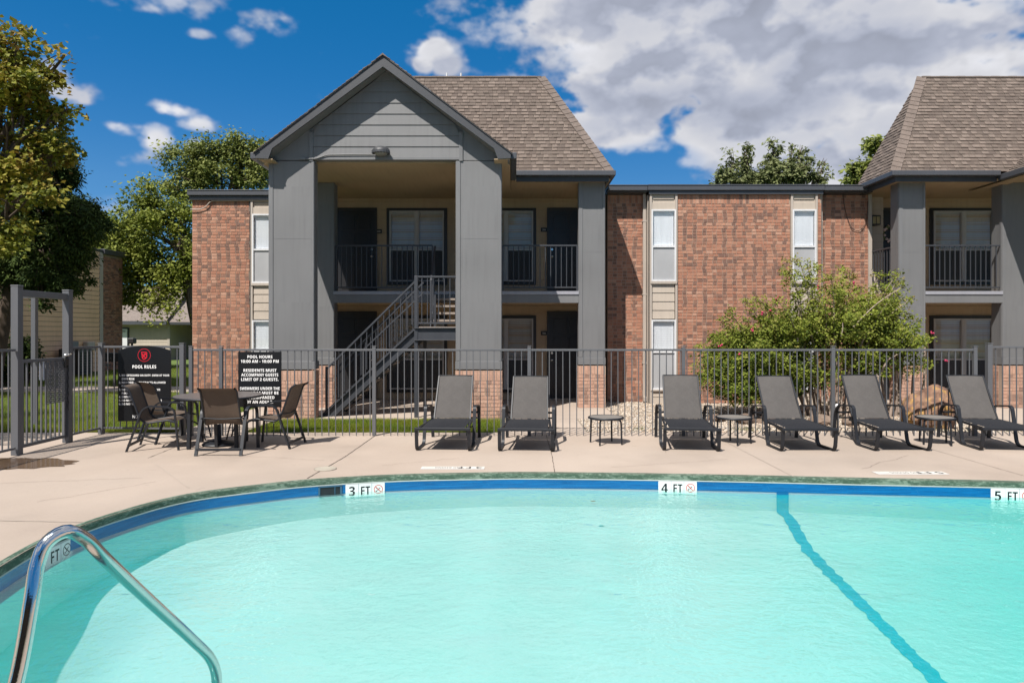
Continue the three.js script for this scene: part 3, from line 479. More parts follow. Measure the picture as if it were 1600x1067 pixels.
// roof plane: origin, unit vectors along the eave and up the slope, and for each height up the slope the interval along the eave
function shingles(o, u, v, len, interval, roof, { seed = 1, course = 0.098 } = {}) {
  const n = u.clone().cross(v).normalize(), r = rng(seed * 104729), rows = Math.floor(len / course);
  for (let k = 0; k < rows; k++) {
    const s0 = k * course, [a0, b0] = interval(s0 + course * 0.5); let x = a0 - r() * 0.3, flip = r() < 0.5;
    while (x < b0) { const w = 0.085 + 0.085 * r(), a = Math.max(x, a0), b = Math.min(x + w, b0); x += w; if (b - a > 0.03) shingleJobs.push({ roof, o, u, v, n, a, b, s: s0, course, ...((top) => ({ tone: top ? [0, 2, 4, 5][(r() * 4) | 0] : [1, 3, 5][(r() * 3) | 0], lift: top ? 0.011 : 0.003 }))(r() < 0.28 ? flip : (flip = !flip)) }); }
  }
}
const SH_TONES = [[0.210, 0.163, 0.134], [0.160, 0.123, 0.101], [0.228, 0.179, 0.149], [0.146, 0.112, 0.093], [0.216, 0.169, 0.141], [0.168, 0.131, 0.108]];
function shingleGeo(j) { // butt end at the bottom thicker than the top
  const w = j.b - j.a - 0.004, h = j.course + 0.02, t = 0.012 + j.lift, pos = [[0, 0, 0], [w, 0, 0], [w, 0, t], [0, 0, t], [0, h, 0], [w, h, 0], [w, h, 0.002], [0, h, 0.002]], f = [[3, 2, 6, 7], [0, 1, 2, 3], [0, 3, 7, 4], [1, 5, 6, 2], [4, 7, 6, 5]];
  const g = new THREE.BufferGeometry(), P = [], I = []; f.forEach((q, k) => { q.forEach((m) => P.push(...pos[m])); I.push(4 * k, 4 * k + 1, 4 * k + 2, 4 * k, 4 * k + 2, 4 * k + 3); });
  g.setAttribute('position', new THREE.Float32BufferAttribute(P, 3)); g.setIndex(I); const gg = g.toNonIndexed(); gg.computeVertexNormals();
  const c = SH_TONES[j.tone], n = gg.attributes.position.count, col = new Float32Array(n * 3); for (let i = 0; i < n; i++) col.set(c, i * 3); gg.setAttribute('color', new THREE.BufferAttribute(col, 3)); return gg;
}
const shingleMatrix = (j) => new THREE.Matrix4().makeBasis(j.u, j.v, j.n).setPosition(j.o.clone().addScaledVector(j.u, j.a + 0.002).addScaledVector(j.v, j.s).addScaledVector(j.n, 0.003));
function layPieces() {
  const px = (p) => 800 + (p.x * F) / -p.z, seen = (p) => { const x = px(p); return x > 0 && x < 1600; };
  for (const [jobs, name, stuff, mat, at, geo, mtx] of [
    [brickJobs, 'brick', 'brick_courses', M.brick, (j) => brickPlace(j).p, brickGeo, (j) => { const q = brickPlace(j); return new THREE.Matrix4().makeRotationY(q.ry).setPosition(q.p); }],
    [shingleJobs, 'shingle', 'shingle_courses', M.shingle, (j) => j.o.clone().addScaledVector(j.u, j.a).addScaledVector(j.v, j.s), shingleGeo, shingleMatrix],
  ]) {
    const eligible = jobs.filter((j) => { const p = at(j); return seen(p) && !j.skip && !(name === 'shingle' && p.x > -4.7 && p.x < 0.05 && (p.y < 6.75 - 0.77 * Math.abs(p.x + 2.36) * 1.02 + 0.4 || p.x < -1.0)) && (name !== 'brick' || p.y < 0.95 || p.y > 2.6); });
    eligible.sort((p, q) => at(p).lengthSq() - at(q).lengthSq()); const single = new Set(eligible.slice(0, LIMIT)), cache = new Map(), rest = new Map();
    for (const j of jobs) {
      const host = j.wall ?? j.roof;
      if (single.has(j)) {
        const w = Math.round((j.b - j.a) / 0.02), h = Math.round(((j.e ?? 0) - (j.c ?? 0)) / 0.01), key = [w, h, j.tone, j.lift, j.pale].join(), q = { ...j, b: j.a + (j.b - j.a) };
        if (!cache.has(key)) cache.set(key, metreUV(geo(q)));
        const m = add(name, cache.get(key), mat, host); m.applyMatrix4(mtx(j));
      } else { if (!rest.has(host)) rest.set(host, []); rest.get(host).push(geo(j).applyMatrix4(mtx(j))); }
    }
    for (const [host, list] of rest) { const m = obj(stuff, list, mat, host); m.userData.kind = 'stuff'; }
  }
}

// a sash window set in the plane at distance d: outer frame, upper sash with a blind, lower sash with an insect screen
function sashWindow(parent, x0, x1, y0, y1, d, { frame = M.white, ym = (y0 + y1) / 2 + 0.03, fw = 0.035, blindTo = ym, lowerDark = M.screen, blindMat = M.blind, blindGap = 0.02, slat = 0.042, label } = {}) {
  const g = group('window', parent, label), f = 0.03;
  obj('frame', [box(x0, x0 + fw, y0, y1, d - f, d + 0.05), box(x1 - fw, x1, y0, y1, d - f, d + 0.05), box(x0 + fw, x1 - fw, y1 - fw, y1, d - f + 0.002, d + 0.05), box(x0 + fw, x1 - fw, y0, y0 + fw, d - f + 0.002, d + 0.05)], frame, g);
  obj('meeting_rail', [box(x0 + fw, x1 - fw, ym - 0.02, ym + 0.02, d - f + 0.006, d + 0.045)], frame, g);
  obj('pane', [box(x0 + fw, x1 - fw, ym + 0.02, y1 - fw, d + 0.014, d + 0.016)].map((b) => new THREE.PlaneGeometry(x1 - x0 - 2 * fw, y1 - fw - ym - 0.02).translate((x0 + x1) / 2, (ym + 0.02 + y1 - fw) / 2, -(d + 0.012))), M.glass, g);
  obj('screen', [box(x0 + fw, x1 - fw, y0 + fw, ym - 0.02, d + 0.004, d + 0.008)], lowerDark, g);
  const sl = []; const lo = Math.min(blindTo, y1) + 0.02; for (let y = y1 - fw - 0.05; y > lo; y -= slat) sl.push(new THREE.BoxGeometry(x1 - x0 - 2 * fw - blindGap, slat * 0.98, 0.003).rotateX(0.22).translate((x0 + x1) / 2, y, -(d + 0.045)));
  sl.push(box(x0 + fw, x1 - fw, y1 - fw - 0.045, y1 - fw, d + 0.03, d + 0.06));
  obj('blind', sl, blindMat, g);
  obj('dark_room', [box(x0, x1, y0, y1, d + 0.07, d + 0.09)], M.dark, g);
  return g;
}
// a flush panelled door with dark casing
function door(parent, x0, x1, y0, y1, d, hinge = 1) {
  const g = group('door', parent), w = x1 - x0, h = y1 - y0;
  obj('casing', [box(x0 - 0.05, x0, y0, y1 + 0.06, d - 0.03, d + 0.02), box(x1, x1 + 0.05, y0, y1 + 0.06, d - 0.03, d + 0.02), box(x0, x1, y1, y1 + 0.06, d - 0.028, d + 0.02)], M.darkTrim, g);
  const p = [box(x0, x1, y0 + 0.01, y1, d - 0.004, d + 0.03)];
  for (const [a, b] of [[0.08, 0.42], [0.48, 0.72], [0.77, 0.94]]) for (const s of [0, 1]) { const xa = x0 + w * (0.12 + 0.42 * s), xb = xa + w * 0.34; p.push(rbox(xa, xb, y0 + h * a, y0 + h * b, d - 0.016, d - 0.003, 0.005)); }
  obj('door_leaf', p, M.door, g);
  const kx = hinge > 0 ? x1 - 0.07 : x0 + 0.07;
  obj('handle', [new THREE.SphereGeometry(0.027, 12, 10).translate(kx, y0 + 0.95, -(d - 0.06)), new THREE.CylinderGeometry(0.03, 0.03, 0.02, 14).rotateX(Math.PI / 2).translate(kx, y0 + 0.95, -(d - 0.014)), new THREE.CylinderGeometry(0.028, 0.028, 0.025, 14).rotateX(Math.PI / 2).translate(kx, y0 + 1.12, -(d - 0.016)), box(kx - 0.006, kx + 0.006, y0 + 0.95, y0 + 0.96, d - 0.06, d - 0.01)], M.nickel, g);
  obj('threshold', [box(x0, x1, y0, y0 + 0.02, d - 0.06, d - 0.005)], M.nickel, g);
  return g;
}
function plaque(parent, x, y, d, t) {
  const m = std({ roughness: 0.5, map: canvasTex(128, 80, (c) => { c.fillStyle = '#0d0c0c'; c.fillRect(0, 0, 128, 80); c.fillStyle = '#b9b2a8'; c.font = 'bold 46px sans-serif'; c.textAlign = 'center'; c.textBaseline = 'middle'; c.fillText(t, 64, 42); }) });
  const o = add('number_plate', new THREE.BoxGeometry(0.15, 0.10, 0.012).translate(x, y, -(d - 0.012)), [M.darkTrim, M.darkTrim, M.darkTrim, M.darkTrim, m, M.darkTrim], parent); return o;
}
// metal railing between two points (x, d), floor height y
function railing(parent, pts, y, h = 1.0, mat = M.stair, gap = 0.112) {
  const g = group('balcony_railing', parent);
  for (let k = 1; k < pts.length; k++) {
    const a = V(pts[k - 1][0], 0, -pts[k - 1][1]), b = V(pts[k][0], 0, -pts[k][1]), L = a.distanceTo(b), n = Math.round(L / gap);
    const up = (v, yy) => v.clone().setY(yy);
    obj('rail', bar(up(a, y + h), up(b, y + h), 0.042, 0.032), mat, g); obj('rail', bar(up(a, y + 0.09), up(b, y + 0.09), 0.032, 0.028), mat, g);
    const shared = bar(V(0, y + 0.1, 0), V(0, y + h - 0.01, 0), 0.016, 0.016, V(0, 0, 1), 0);
    for (let i = 0; i <= n; i++) { const p = a.clone().lerp(b, i / n), e = i === 0 || i === n; const m = add(e ? 'post' : 'baluster', e ? metreUV(clean(bar(V(0, y - 0.05, 0), V(0, y + h, 0), 0.034, 0.034, V(0, 0, 1), 0))) : shared, mat, g); m.position.set(p.x, 0, p.z); }
  }
  return g;
}
// a boxed column with corner battens, a brick foot and a cap
function column(x0, x1, d0, d1, top, { brickTop = 0.93, seam = 3.41, label, seed = 1, battens = true, base = 0, brick = true } = {}) {
  const g = group('column', B, label), bt = base + brickTop;
  obj('shaft', [rbox(x0, x1, bt + 0.06, top, d0, d1, 0.006)], M.greyPanel, g);
  const t = 0.014, w = 0.075, tr = [];
  if (battens) { for (const [a, b] of [[x0 - 0.004, x0 + w], [x1 - w * 0.55, x1 + 0.004]]) tr.push(rbox(a, b, bt + 0.16, top - 0.002, d0 - t, d0 + 0.05, 0.004)); tr.push(rbox(x1 - 0.01, x1 + t, bt + 0.16, top - 0.002, d0 + 0.002, d0 + 0.07, 0.004), rbox(x0 - t, x0 + 0.01, bt + 0.16, top - 0.002, d0 + 0.002, d0 + 0.07, 0.004)); }
  obj('corner_batten', tr, M.greyTrim, g);
  obj('base_trim', [rbox(x0 - 0.02, x1 + 0.02, bt + 0.002, bt + 0.155, d0 - 0.022, d1 + 0.022, 0.005)], M.greyTrim, g);
  if (seam) obj('panel_joint', [box(x0 + w, x1 - w * 0.55, seam, seam + 0.006, d0 - 0.002, d0 + 0.01)], M.greyTrim, g);
  if (brick) { // foot: front and both sides in brick
    const e = 0.02; obj('foot_core', [box(x0 + 0.1, x1 - 0.1, base, bt, d0 + 0.1, d1 - 0.05)], M.mortar, g);
    brickWall(x0 - e, x1 + e, base, bt - 0.02, d0 - e, { seed, thick: 0.1, pale: 0.42, soldier: 0.19 }); brickWall(d0 - e + 0.101, d1, base, bt - 0.02, x1 + e, { side: 1, seed: seed + 1, thick: 0.1, pale: 0.3 }); brickWall(d0 - e + 0.101, d1, base, bt - 0.02, x0 - e, { side: -1, seed: seed + 2, thick: 0.1, pale: 0.3 });  // foot bricks paled, so that sunlight is put into their colour
  }
  return g;
}

const FLOOR2 = 2.52, CEIL = 4.88, SLAB = 0.25, dB = 16.6, dC = 14.8;   // dB: back wall of the balconies; dC: front of the balconies
// --- left and middle brick walls
const wallsTop = 4.80;
{
  // left end wall and the wall behind everything
  brickWall(-7.64, -6.26, 0, wallsTop, 16.3, { soldier: 0.2, seed: 3, label: 'left end brick wall' });
  obj('end_wall', [box(-7.63, -7.5, 0, 5.0, 16.41, 24)], M.mortar, B);
  obj('wall_edge_strip', [box(-6.262, -6.235, 0, wallsTop, 16.27, 16.4)], M.darkTrim, B);
  // middle wall, proud of its neighbours
  brickWall(3.805, 6.40, 0, wallsTop, 15.7, { soldier: 0.215, seed: 4, label: 'middle brick wall between the two window strips' });
  brickWall(7.02, 7.12, 0, wallsTop, 15.7, { soldier: 0.2, seed: 5 });
  brickWall(2.24, 3.13, 0, wallsTop + 0.05, 16.0, { soldier: 0.2, seed: 6, label: 'recessed brick wall crossed by the roof shadow' });
  brickWall(7.13, 8.36, 0, wallsTop + 0.05, 16.0, { soldier: 0, seed: 7, label: 'recessed brick wall left of the right balcony' });
  brickWall(15.802, 16.0, 0, wallsTop, 7.12, { side: 1, seed: 8 });
  obj('wall_return', [box(3.132, 3.15, 0, wallsTop, 15.75, 16.3)], M.tanTrim, B);
  obj('wall_core', [box(3.2, 7.1, 0, 4.9, 15.95, 24), box(-7.5, -5.5, 0, 4.9, 16.5, 24), box(2.1, 3.2, 0, 4.9, 16.32, 24), box(7.1, 8.4, 0, 4.9, 16.32, 24), box(-5.5, 2.1, 0, 4.9, 16.85, 24), box(8.4, 17, 0, 4.9, 16.85, 24)], M.dark, B);
}
// tall strips of windows and siding panels
function windowStrip(x0, x1, d, o = {}) {
  const g = group('window_strip', B, o.label), t = 0.05, zs = (a, b) => box(x0 + t, x1 - t, a, b, d + 0.02, d + 0.05);
  obj('casing', [rbox(x0, x0 + t, 0, wallsTop, d - 0.03, d + 0.06, 0.004), rbox(x1 - t, x1, 0, wallsTop, d - 0.03, d + 0.06, 0.004)], M.tanTrim, g);
  const y = { top: 4.45, mid: 3.6, sill: 2.84, low: 1.92, lowSill: 0.32 };
  obj('head_panel', [zs(y.top + 0.02, wallsTop), rbox(x0 + t, x1 - t, y.top, y.top + 0.16, d - 0.015, d + 0.02, 0.004), rbox(x0 + 0.08, x1 - 0.08, y.top + 0.24, y.top + 0.26, d - 0.004, d + 0.025, 0.003)], M.tan, g);
  for (const [a, b, n] of [[y.low + 0.02, y.sill - 0.10, 4], [0, y.lowSill - 0.02, 2]]) for (let k = 0; k < n; k++) { const h = (b - a) / n, lo = a + k * h; obj('siding_board', [new THREE.BoxGeometry(x1 - x0 - 2 * t - 0.03, h - 0.004, 0.014).rotateX(-0.07).translate((x0 + x1) / 2, lo + h / 2, -(d + 0.008))], M.tan, g); }
  obj('panel_back', [zs(0, y.top)].map(() => box(x0 + t, x1 - t, 0, wallsTop, d + 0.09, d + 0.12)), M.tanTrim, g);
  obj('window_sill', [rbox(x0 + 0.01, x1 - 0.01, y.sill - 0.10, y.sill - 0.035, d - 0.05, d + 0.05, 0.006)], M.tanTrim, g); obj('window_sill', [rbox(x0 + 0.01, x1 - 0.01, y.lowSill - 0.035, y.lowSill, d - 0.045, d + 0.05, 0.006)], M.tanTrim, g);
  const parent = B;
  sashWindow(parent, x0 + 0.035, x1 - 0.035, y.sill - 0.035, y.top, d - 0.01, { ym: y.mid, blindTo: o.blind ?? y.mid - 0.1, blindMat: o.blindMat });
  sashWindow(parent, x0 + 0.035, x1 - 0.035, y.lowSill, y.low, d - 0.01, { ym: 1.18, blindTo: 1.1, frame: M.white, blindMat: o.blindMat });
  return g;
}
windowStrip(3.165, 3.80, 15.68, { label: 'window strip left of the middle brick wall' });
windowStrip(6.405, 7.02, 15.68, { label: 'window strip behind the flowering shrub' });
windowStrip(-6.23, -5.5, 16.28, { label: 'window strip half hidden by the left porch column' });
// flat roof edges: gutter line, fascia, parapet
{
  const topY = 4.985;
  const edge = (x0, x1, d, dWall, label) => {
    obj('gutter', [rbox(x0, x1, 4.875, topY, d, d + 0.11, 0.012), rbox(x0, x1, topY - 0.002, topY + 0.022, d - 0.012, d + 0.10, 0.006)], M.gutter, B, label);
    obj('fascia', [box(x0, x1, wallsTop + 0.08, 4.90, d + 0.115, d + 0.14)], M.greyDark, B);
    obj('eave_soffit', [box(x0, x1, wallsTop + 0.055, wallsTop + 0.08, d + 0.09, dWall)], M.greyDark, B);
    obj('flat_roof', [box(x0, x1, 4.91, 4.96, d + 0.12, 24)], M.greyDark, B);
  };
  edge(3.11, 7.15, 15.575, 15.7, 'gutter along the flat roof above the middle brick wall'); edge(2.2, 3.108, 15.60, 16.0); edge(7.152, 8.3, 15.60, 16.0);
  obj('fascia_board', [rbox(3.14, 7.13, wallsTop - 0.005, 4.87, 15.62, 15.70, 0.004)], M.gutter, B);
  edge(-7.70, -4.63, 16.15, 16.3, 'gutter of the left flat roof');
  obj('fascia_board', [rbox(-7.67, -4.63, 4.78, 4.868, 16.21, 16.29, 0.004)], M.gutter, B);
  for (const x of [3.085, 7.19]) { const g = obj('downspout', [rbox(x - 0.035, x + 0.035, 0.12, 4.85, 15.86, 15.93, 0.008), rbox(x - 0.036, x + 0.036, 0.02, 0.14, 15.78, 15.93, 0.01)], M.tanTrim, B); for (const y of [0.9, 2.5, 4.2]) obj('strap', [box(x - 0.045, x + 0.045, y, y + 0.03, 15.855, 15.99)], M.tanTrim, g); }
  const cable = (pts, name) => obj(name, tube(pts, 0.012, 60, 6), M.tanTrim, B);
  cable([V(-7.66, 4.56, -16.24), V(-7.45, 4.56, -16.25), V(-7.3, 4.62, -16.25), V(-7.17, 4.745, -16.25), V(-6.9, 4.76, -16.25), V(-5.5, 4.77, -16.25)], 'conduit');
  obj('cable', tube([V(7.75, 4.86, -15.965), V(7.8, 4.5, -15.965), V(7.95, 4.08, -15.965), V(8.15, 4.02, -15.965), V(8.3, 4.25, -15.965), V(8.33, 4.7, -15.965)], 0.006, 50, 5), M.dark, B);
}
// --- balcony back walls with doors and windows
function boardWall(x0, x1, y0, y1, d, mat, parent, pitch = 0.19) { for (let y = y0; y < y1 - 0.02; y += pitch) obj('siding_board', [new THREE.BoxGeometry(x1 - x0, Math.min(pitch, y1 - y) - 0.003, 0.013).rotateX(-0.055).translate((x0 + x1) / 2, y + Math.min(pitch, y1 - y) / 2, -(d - 0.008))], mat, parent); }
{
  const w = obj('back_wall', [box(-5.5, 2.2, 0, CEIL, dB, dB + 0.15)], M.tanWall, B); boardWall(-5.5, 2.2, 0, FLOOR2 - SLAB, dB, M.tanWall, w); boardWall(-5.5, 2.2, FLOOR2, CEIL, dB, M.tanWall, w);
  const w2 = obj('back_wall', [box(8.36, 16, 0, CEIL, dB, dB + 0.15)], M.tanWall, B); boardWall(8.36, 16, 0, FLOOR2 - SLAB, dB, M.tanWall, w2); boardWall(8.36, 16, FLOOR2, CEIL, dB, M.tanWall, w2);
  // side walls closing the balconies
  obj('side_wall', [box(-5.5, -4.6, 0, CEIL, 16.0, 16.6)], M.tanWall, B);
  obj('side_wall', [box(2.0, 2.24, 0, 4.9, 16.22, 16.75)], M.mortar, B);
  // right balcony's lit side panel of tan boards next to the brick
  const sw = obj('side_wall', [box(8.362, 8.50, 0, CEIL, 16.12, 16.7)], M.tan, B); boardWall(8.40, 8.92, 0, CEIL, 16.4, M.tan, sw);
  obj('corner_board', [rbox(8.345, 8.43, 0, 4.86, 15.96, 16.2, 0.004)], M.tanTrim, B);
  const pair = (x0, x1, y0, y1, ym, o = {}) => {
    const t = 0.075, c = (x0 + x1) / 2;
    obj('window_surround', [rbox(x0 - t, x0, y0 - t, y1 + t, dB - 0.05, dB, 0.004), rbox(x1, x1 + t, y0 - t, y1 + t, dB - 0.05, dB, 0.004), rbox(x0, x1, y1, y1 + t, dB - 0.049, dB, 0.004), rbox(x0, x1, y0 - t, y0, dB - 0.049, dB, 0.004)], M.darkTrim, B);
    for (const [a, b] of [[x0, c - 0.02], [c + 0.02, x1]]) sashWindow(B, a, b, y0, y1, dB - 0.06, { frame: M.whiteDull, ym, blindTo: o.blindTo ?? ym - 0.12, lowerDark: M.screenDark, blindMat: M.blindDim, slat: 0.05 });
    obj('mullion', [rbox(c - 0.03, c + 0.03, y0, y1, dB - 0.1, dB - 0.02, 0.004)], M.whiteDull, B);
  };
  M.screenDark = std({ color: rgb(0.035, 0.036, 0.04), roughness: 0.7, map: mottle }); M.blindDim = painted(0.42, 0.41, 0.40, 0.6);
  for (const [y, yw0, yw1, ym] of [[0.01, 0.25, 1.965, 0.98], [FLOOR2, 2.86, 4.57, 3.63]]) {
    door(B, -4.24, -3.33, y, y + 2.07, dB - 0.03); door(B, 0.90, 1.81, y, y + 2.07, dB - 0.03, -1);
    pair(-2.97, -1.65, yw0, yw1, ym); pair(-0.81, 0.513, yw0, yw1, ym);
    plaque(B, X(592, dB), y + 1.56, dB - 0.02, y > 1 ? '208' : '108'); plaque(B, X(850, dB), y + 1.60, dB - 0.02, y > 1 ? '206' : '106');
    door(B, 8.87, 9.78, y, y + 2.07, dB - 0.03, -1); pair(10.22, 11.67, yw0, yw1, ym, { blindTo: y > 1 ? ym - 0.1 : 0.9 });
  }
  // porch floors, slabs of the upper floor, ceilings
  for (const [x0, x1] of [[-4.6, 1.99], [8.42, 15.6]]) {
    obj('balcony_slab', [box(x0, x1, FLOOR2 - SLAB + 0.012, FLOOR2 - 0.002, dC + 0.02, dB)], M.soffit, B);
  }
  for (const [x0, x1] of [[-3.87, -0.3], [-0.3, 1.45], [8.96, 10.64]]) {
    obj('slab_fascia', [rbox(x0, x1, FLOOR2 - SLAB, FLOOR2 - 0.07, dC - 0.01, dC + 0.03, 0.004)], M.greyPanel, B); obj('slab_flashing', [rbox(x0, x1, FLOOR2 - 0.07, FLOOR2 + 0.004, dC - 0.03, dC + 0.03, 0.005)], M.flashing, B);
  }
  obj('balcony_ceiling', [box(-4.60, -0.12, CEIL, CEIL + 0.03, 13.1, 14.56)], M.soffit, B); obj('balcony_ceiling', [box(-4.60, 2.1, CEIL, CEIL + 0.03, 14.56, dB)], M.soffit, B); obj('balcony_ceiling', [box(8.2, 15.6, CEIL, CEIL + 0.03, 14.56, dB)], M.soffit, B); obj('balcony_ceiling', [box(10.52, 15.0, CEIL, CEIL + 0.03, 13.1, 14.56)], M.soffit, B);
  railing(B, [[-3.83, dC + 0.06], [-1.73, dC + 0.06]], FLOOR2); railing(B, [[-0.2, dC + 0.06], [1.42, dC + 0.06]], FLOOR2);
  railing(B, [[8.98, dC + 0.06], [10.66, dC + 0.06]], FLOOR2); railing(B, [[8.46, 15.15], [8.44, 16.05]], FLOOR2);
}
// --- columns
column(-4.61, -3.765, 12.95, 13.22, 4.885, { seed: 20, label: 'front left porch column' });
column(-1.056, -0.206, 12.95, 13.22, 4.885, { seed: 24, label: 'front right porch column' });
column(-4.43, -3.87, dC, dC + 0.34, CEIL, { seed: 28, seam: 0, label: 'rear left porch column' });
column(1.455, 2.01, dC, dC + 0.34, CEIL, { seed: 32, seam: 3.37, label: 'column at the right end of the left balcony' });
column(-0.95, -0.40, dC, dC + 0.34, CEIL, { seed: 36, seam: 0 });
column(8.40, 8.96, dC, dC + 0.34, CEIL, { seed: 40, seam: 3.37, label: 'column at the left end of the right balcony' });
column(10.64, 11.3, dC, dC + 0.34, CEIL, { seed: 44, seam: 0, label: 'column cut by the right edge of the picture' });
column(10.62, 11.46, 12.95, 13.22, 4.885, { seed: 48 });
column(14.17, 15.0, 12.95, 13.22, 4.885, { seed: 52 });

// --- gabled porch roof; cx is its centre
function gable(cx) {
  const half = 2.365, ridge = 6.745, eave = 4.945, dF = 12.62, dR = 15.6, slope = (ridge - eave) / half;
  const g = group('porch_gable', B, cx < 0 ? 'front gable over the stair' : undefined);
  // siding boards of the gable wall, trimmed to the roof
  const inner = (y) => (ridge - 0.17 - y) / slope, open0 = 4.95;
  for (let y = open0; y < ridge - 0.25; y += 0.207) {
    const lim = Math.min(1.40, inner(y)), l2 = Math.max(0.01, Math.min(1.40, inner(y + 0.207)));
    if (lim < 0.06) break;
    const s = new THREE.Shape([[-lim, 0], [lim, 0], [l2, 0.204], [-l2, 0.204]].map(([a, b]) => new THREE.Vector2(a, b)));
    obj('siding_board', [new THREE.ExtrudeGeometry(s, { depth: 0.014, bevelEnabled: false }).rotateX(-0.068).translate(cx, y, -(12.955))], M.greyPanel, g);
  }
  const tri = (a, b) => [[a, open0], [b, open0]];
  obj('gable_wall', [prism([[cx - 2.25, 4.88], [cx - 1.36, 4.88], [cx - 1.36, 4.96], [cx + 1.36, 4.96], [cx + 1.36, 4.88], [cx + 2.25, 4.88], [cx + 2.25, ridge - 0.14 - 2.25 * slope], [cx, ridge - 0.14], [cx - 2.25, ridge - 0.14 - 2.25 * slope]], 12.99, 13.1)], M.greyPanel, g);
  // battens that carry the column lines up to the roof
  for (const s of [-1, 1]) { const a = cx + s * 1.42; obj('corner_batten', [rbox(a - 0.035, a + 0.035, 4.88, ridge - 0.2 - 1.46 * slope, 12.925, 12.96, 0.004)], M.greyTrim, g); obj('gable_panel', [prism([[cx + s * 1.455, 4.9], [cx + s * 2.24, 4.9], [cx + s * 2.24, ridge - 0.15 - 2.24 * slope], [cx + s * 1.455, ridge - 0.15 - 1.455 * slope]], 12.953, 12.99)], M.greyPanel, g); }
  obj('lintel', [rbox(cx - 1.40, cx + 1.40, 4.905, 4.962, 12.935, 13.2, 0.004)], M.greyTrim, g);
  // rake boards
  for (const s of [-1, 1]) {
    const P = (x, y) => [cx + s * x, y];
    obj('rake_board', [prism([P(0, ridge), P(half, eave), P(half, eave - 0.09), P(half - 0.24, eave - 0.10), P(half - 0.31, eave + 0.09), P(0, ridge - 0.195)], dF, dF + 0.035)], M.greyDark, g, undefined);
    obj('rake_trim', [prism([P(0, ridge + 0.03), P(half + 0.03, eave + 0.007), P(half + 0.03, eave - 0.022), P(0, ridge + 0.001)], dF - 0.02, dF + 0.01)], M.greyDark, g);
    obj('eave_soffit', [prism([P(0, ridge - 0.13), P(half - 0.02, eave - 0.12), P(half - 0.02, eave - 0.14), P(0, ridge - 0.15)], dF + 0.04, 12.945)], M.greyPanel, g);
    obj('eave_return', [rbox(cx + s * (half - 0.31), cx + s * (half - 0.01), eave - 0.11, eave - 0.09, dF + 0.036, dR, 0.004)], M.soffit, g);
    obj('roof_deck', [prism([P(0, ridge - 0.02), P(half, eave - 0.02), P(half, eave - 0.07), P(0, ridge - 0.07)], dF + 0.036, dR)], M.greyDark, g);
    obj('gutter', [rbox(cx + s * (half + 0.0), cx + s * (half + 0.11), eave - 0.09, eave + 0.03, dF + 0.04, 14.5, 0.012)], M.gutter, g);
    // shingle courses on the slope
    const dir = V(-s, slope, 0).normalize(), e = V(0, 0, s > 0 ? -1 : 1), o = V(cx + s * (half + 0.02), eave, s > 0 ? -(dF - 0.03) : -dR);
    shingles(o, e, dir, half / Math.abs(dir.x), () => [0, dR - dF + 0.03], g, { seed: 60 + s + (cx > 0 ? 5 : 0) });
  }
  obj('ridge_cap', [prism([[cx - 0.13, ridge - 0.07], [cx, ridge + 0.045], [cx + 0.13, ridge - 0.07], [cx, ridge + 0.01]], dF - 0.035, dR)], M.shingleCap, g);
}
M.shingleCap = std({ color: rgb(0.20, 0.157, 0.133), roughness: 0.95, map: granule, bumpMap: fineBump, bumpScale: 0.002 });
gable(-2.388); gable(12.80);
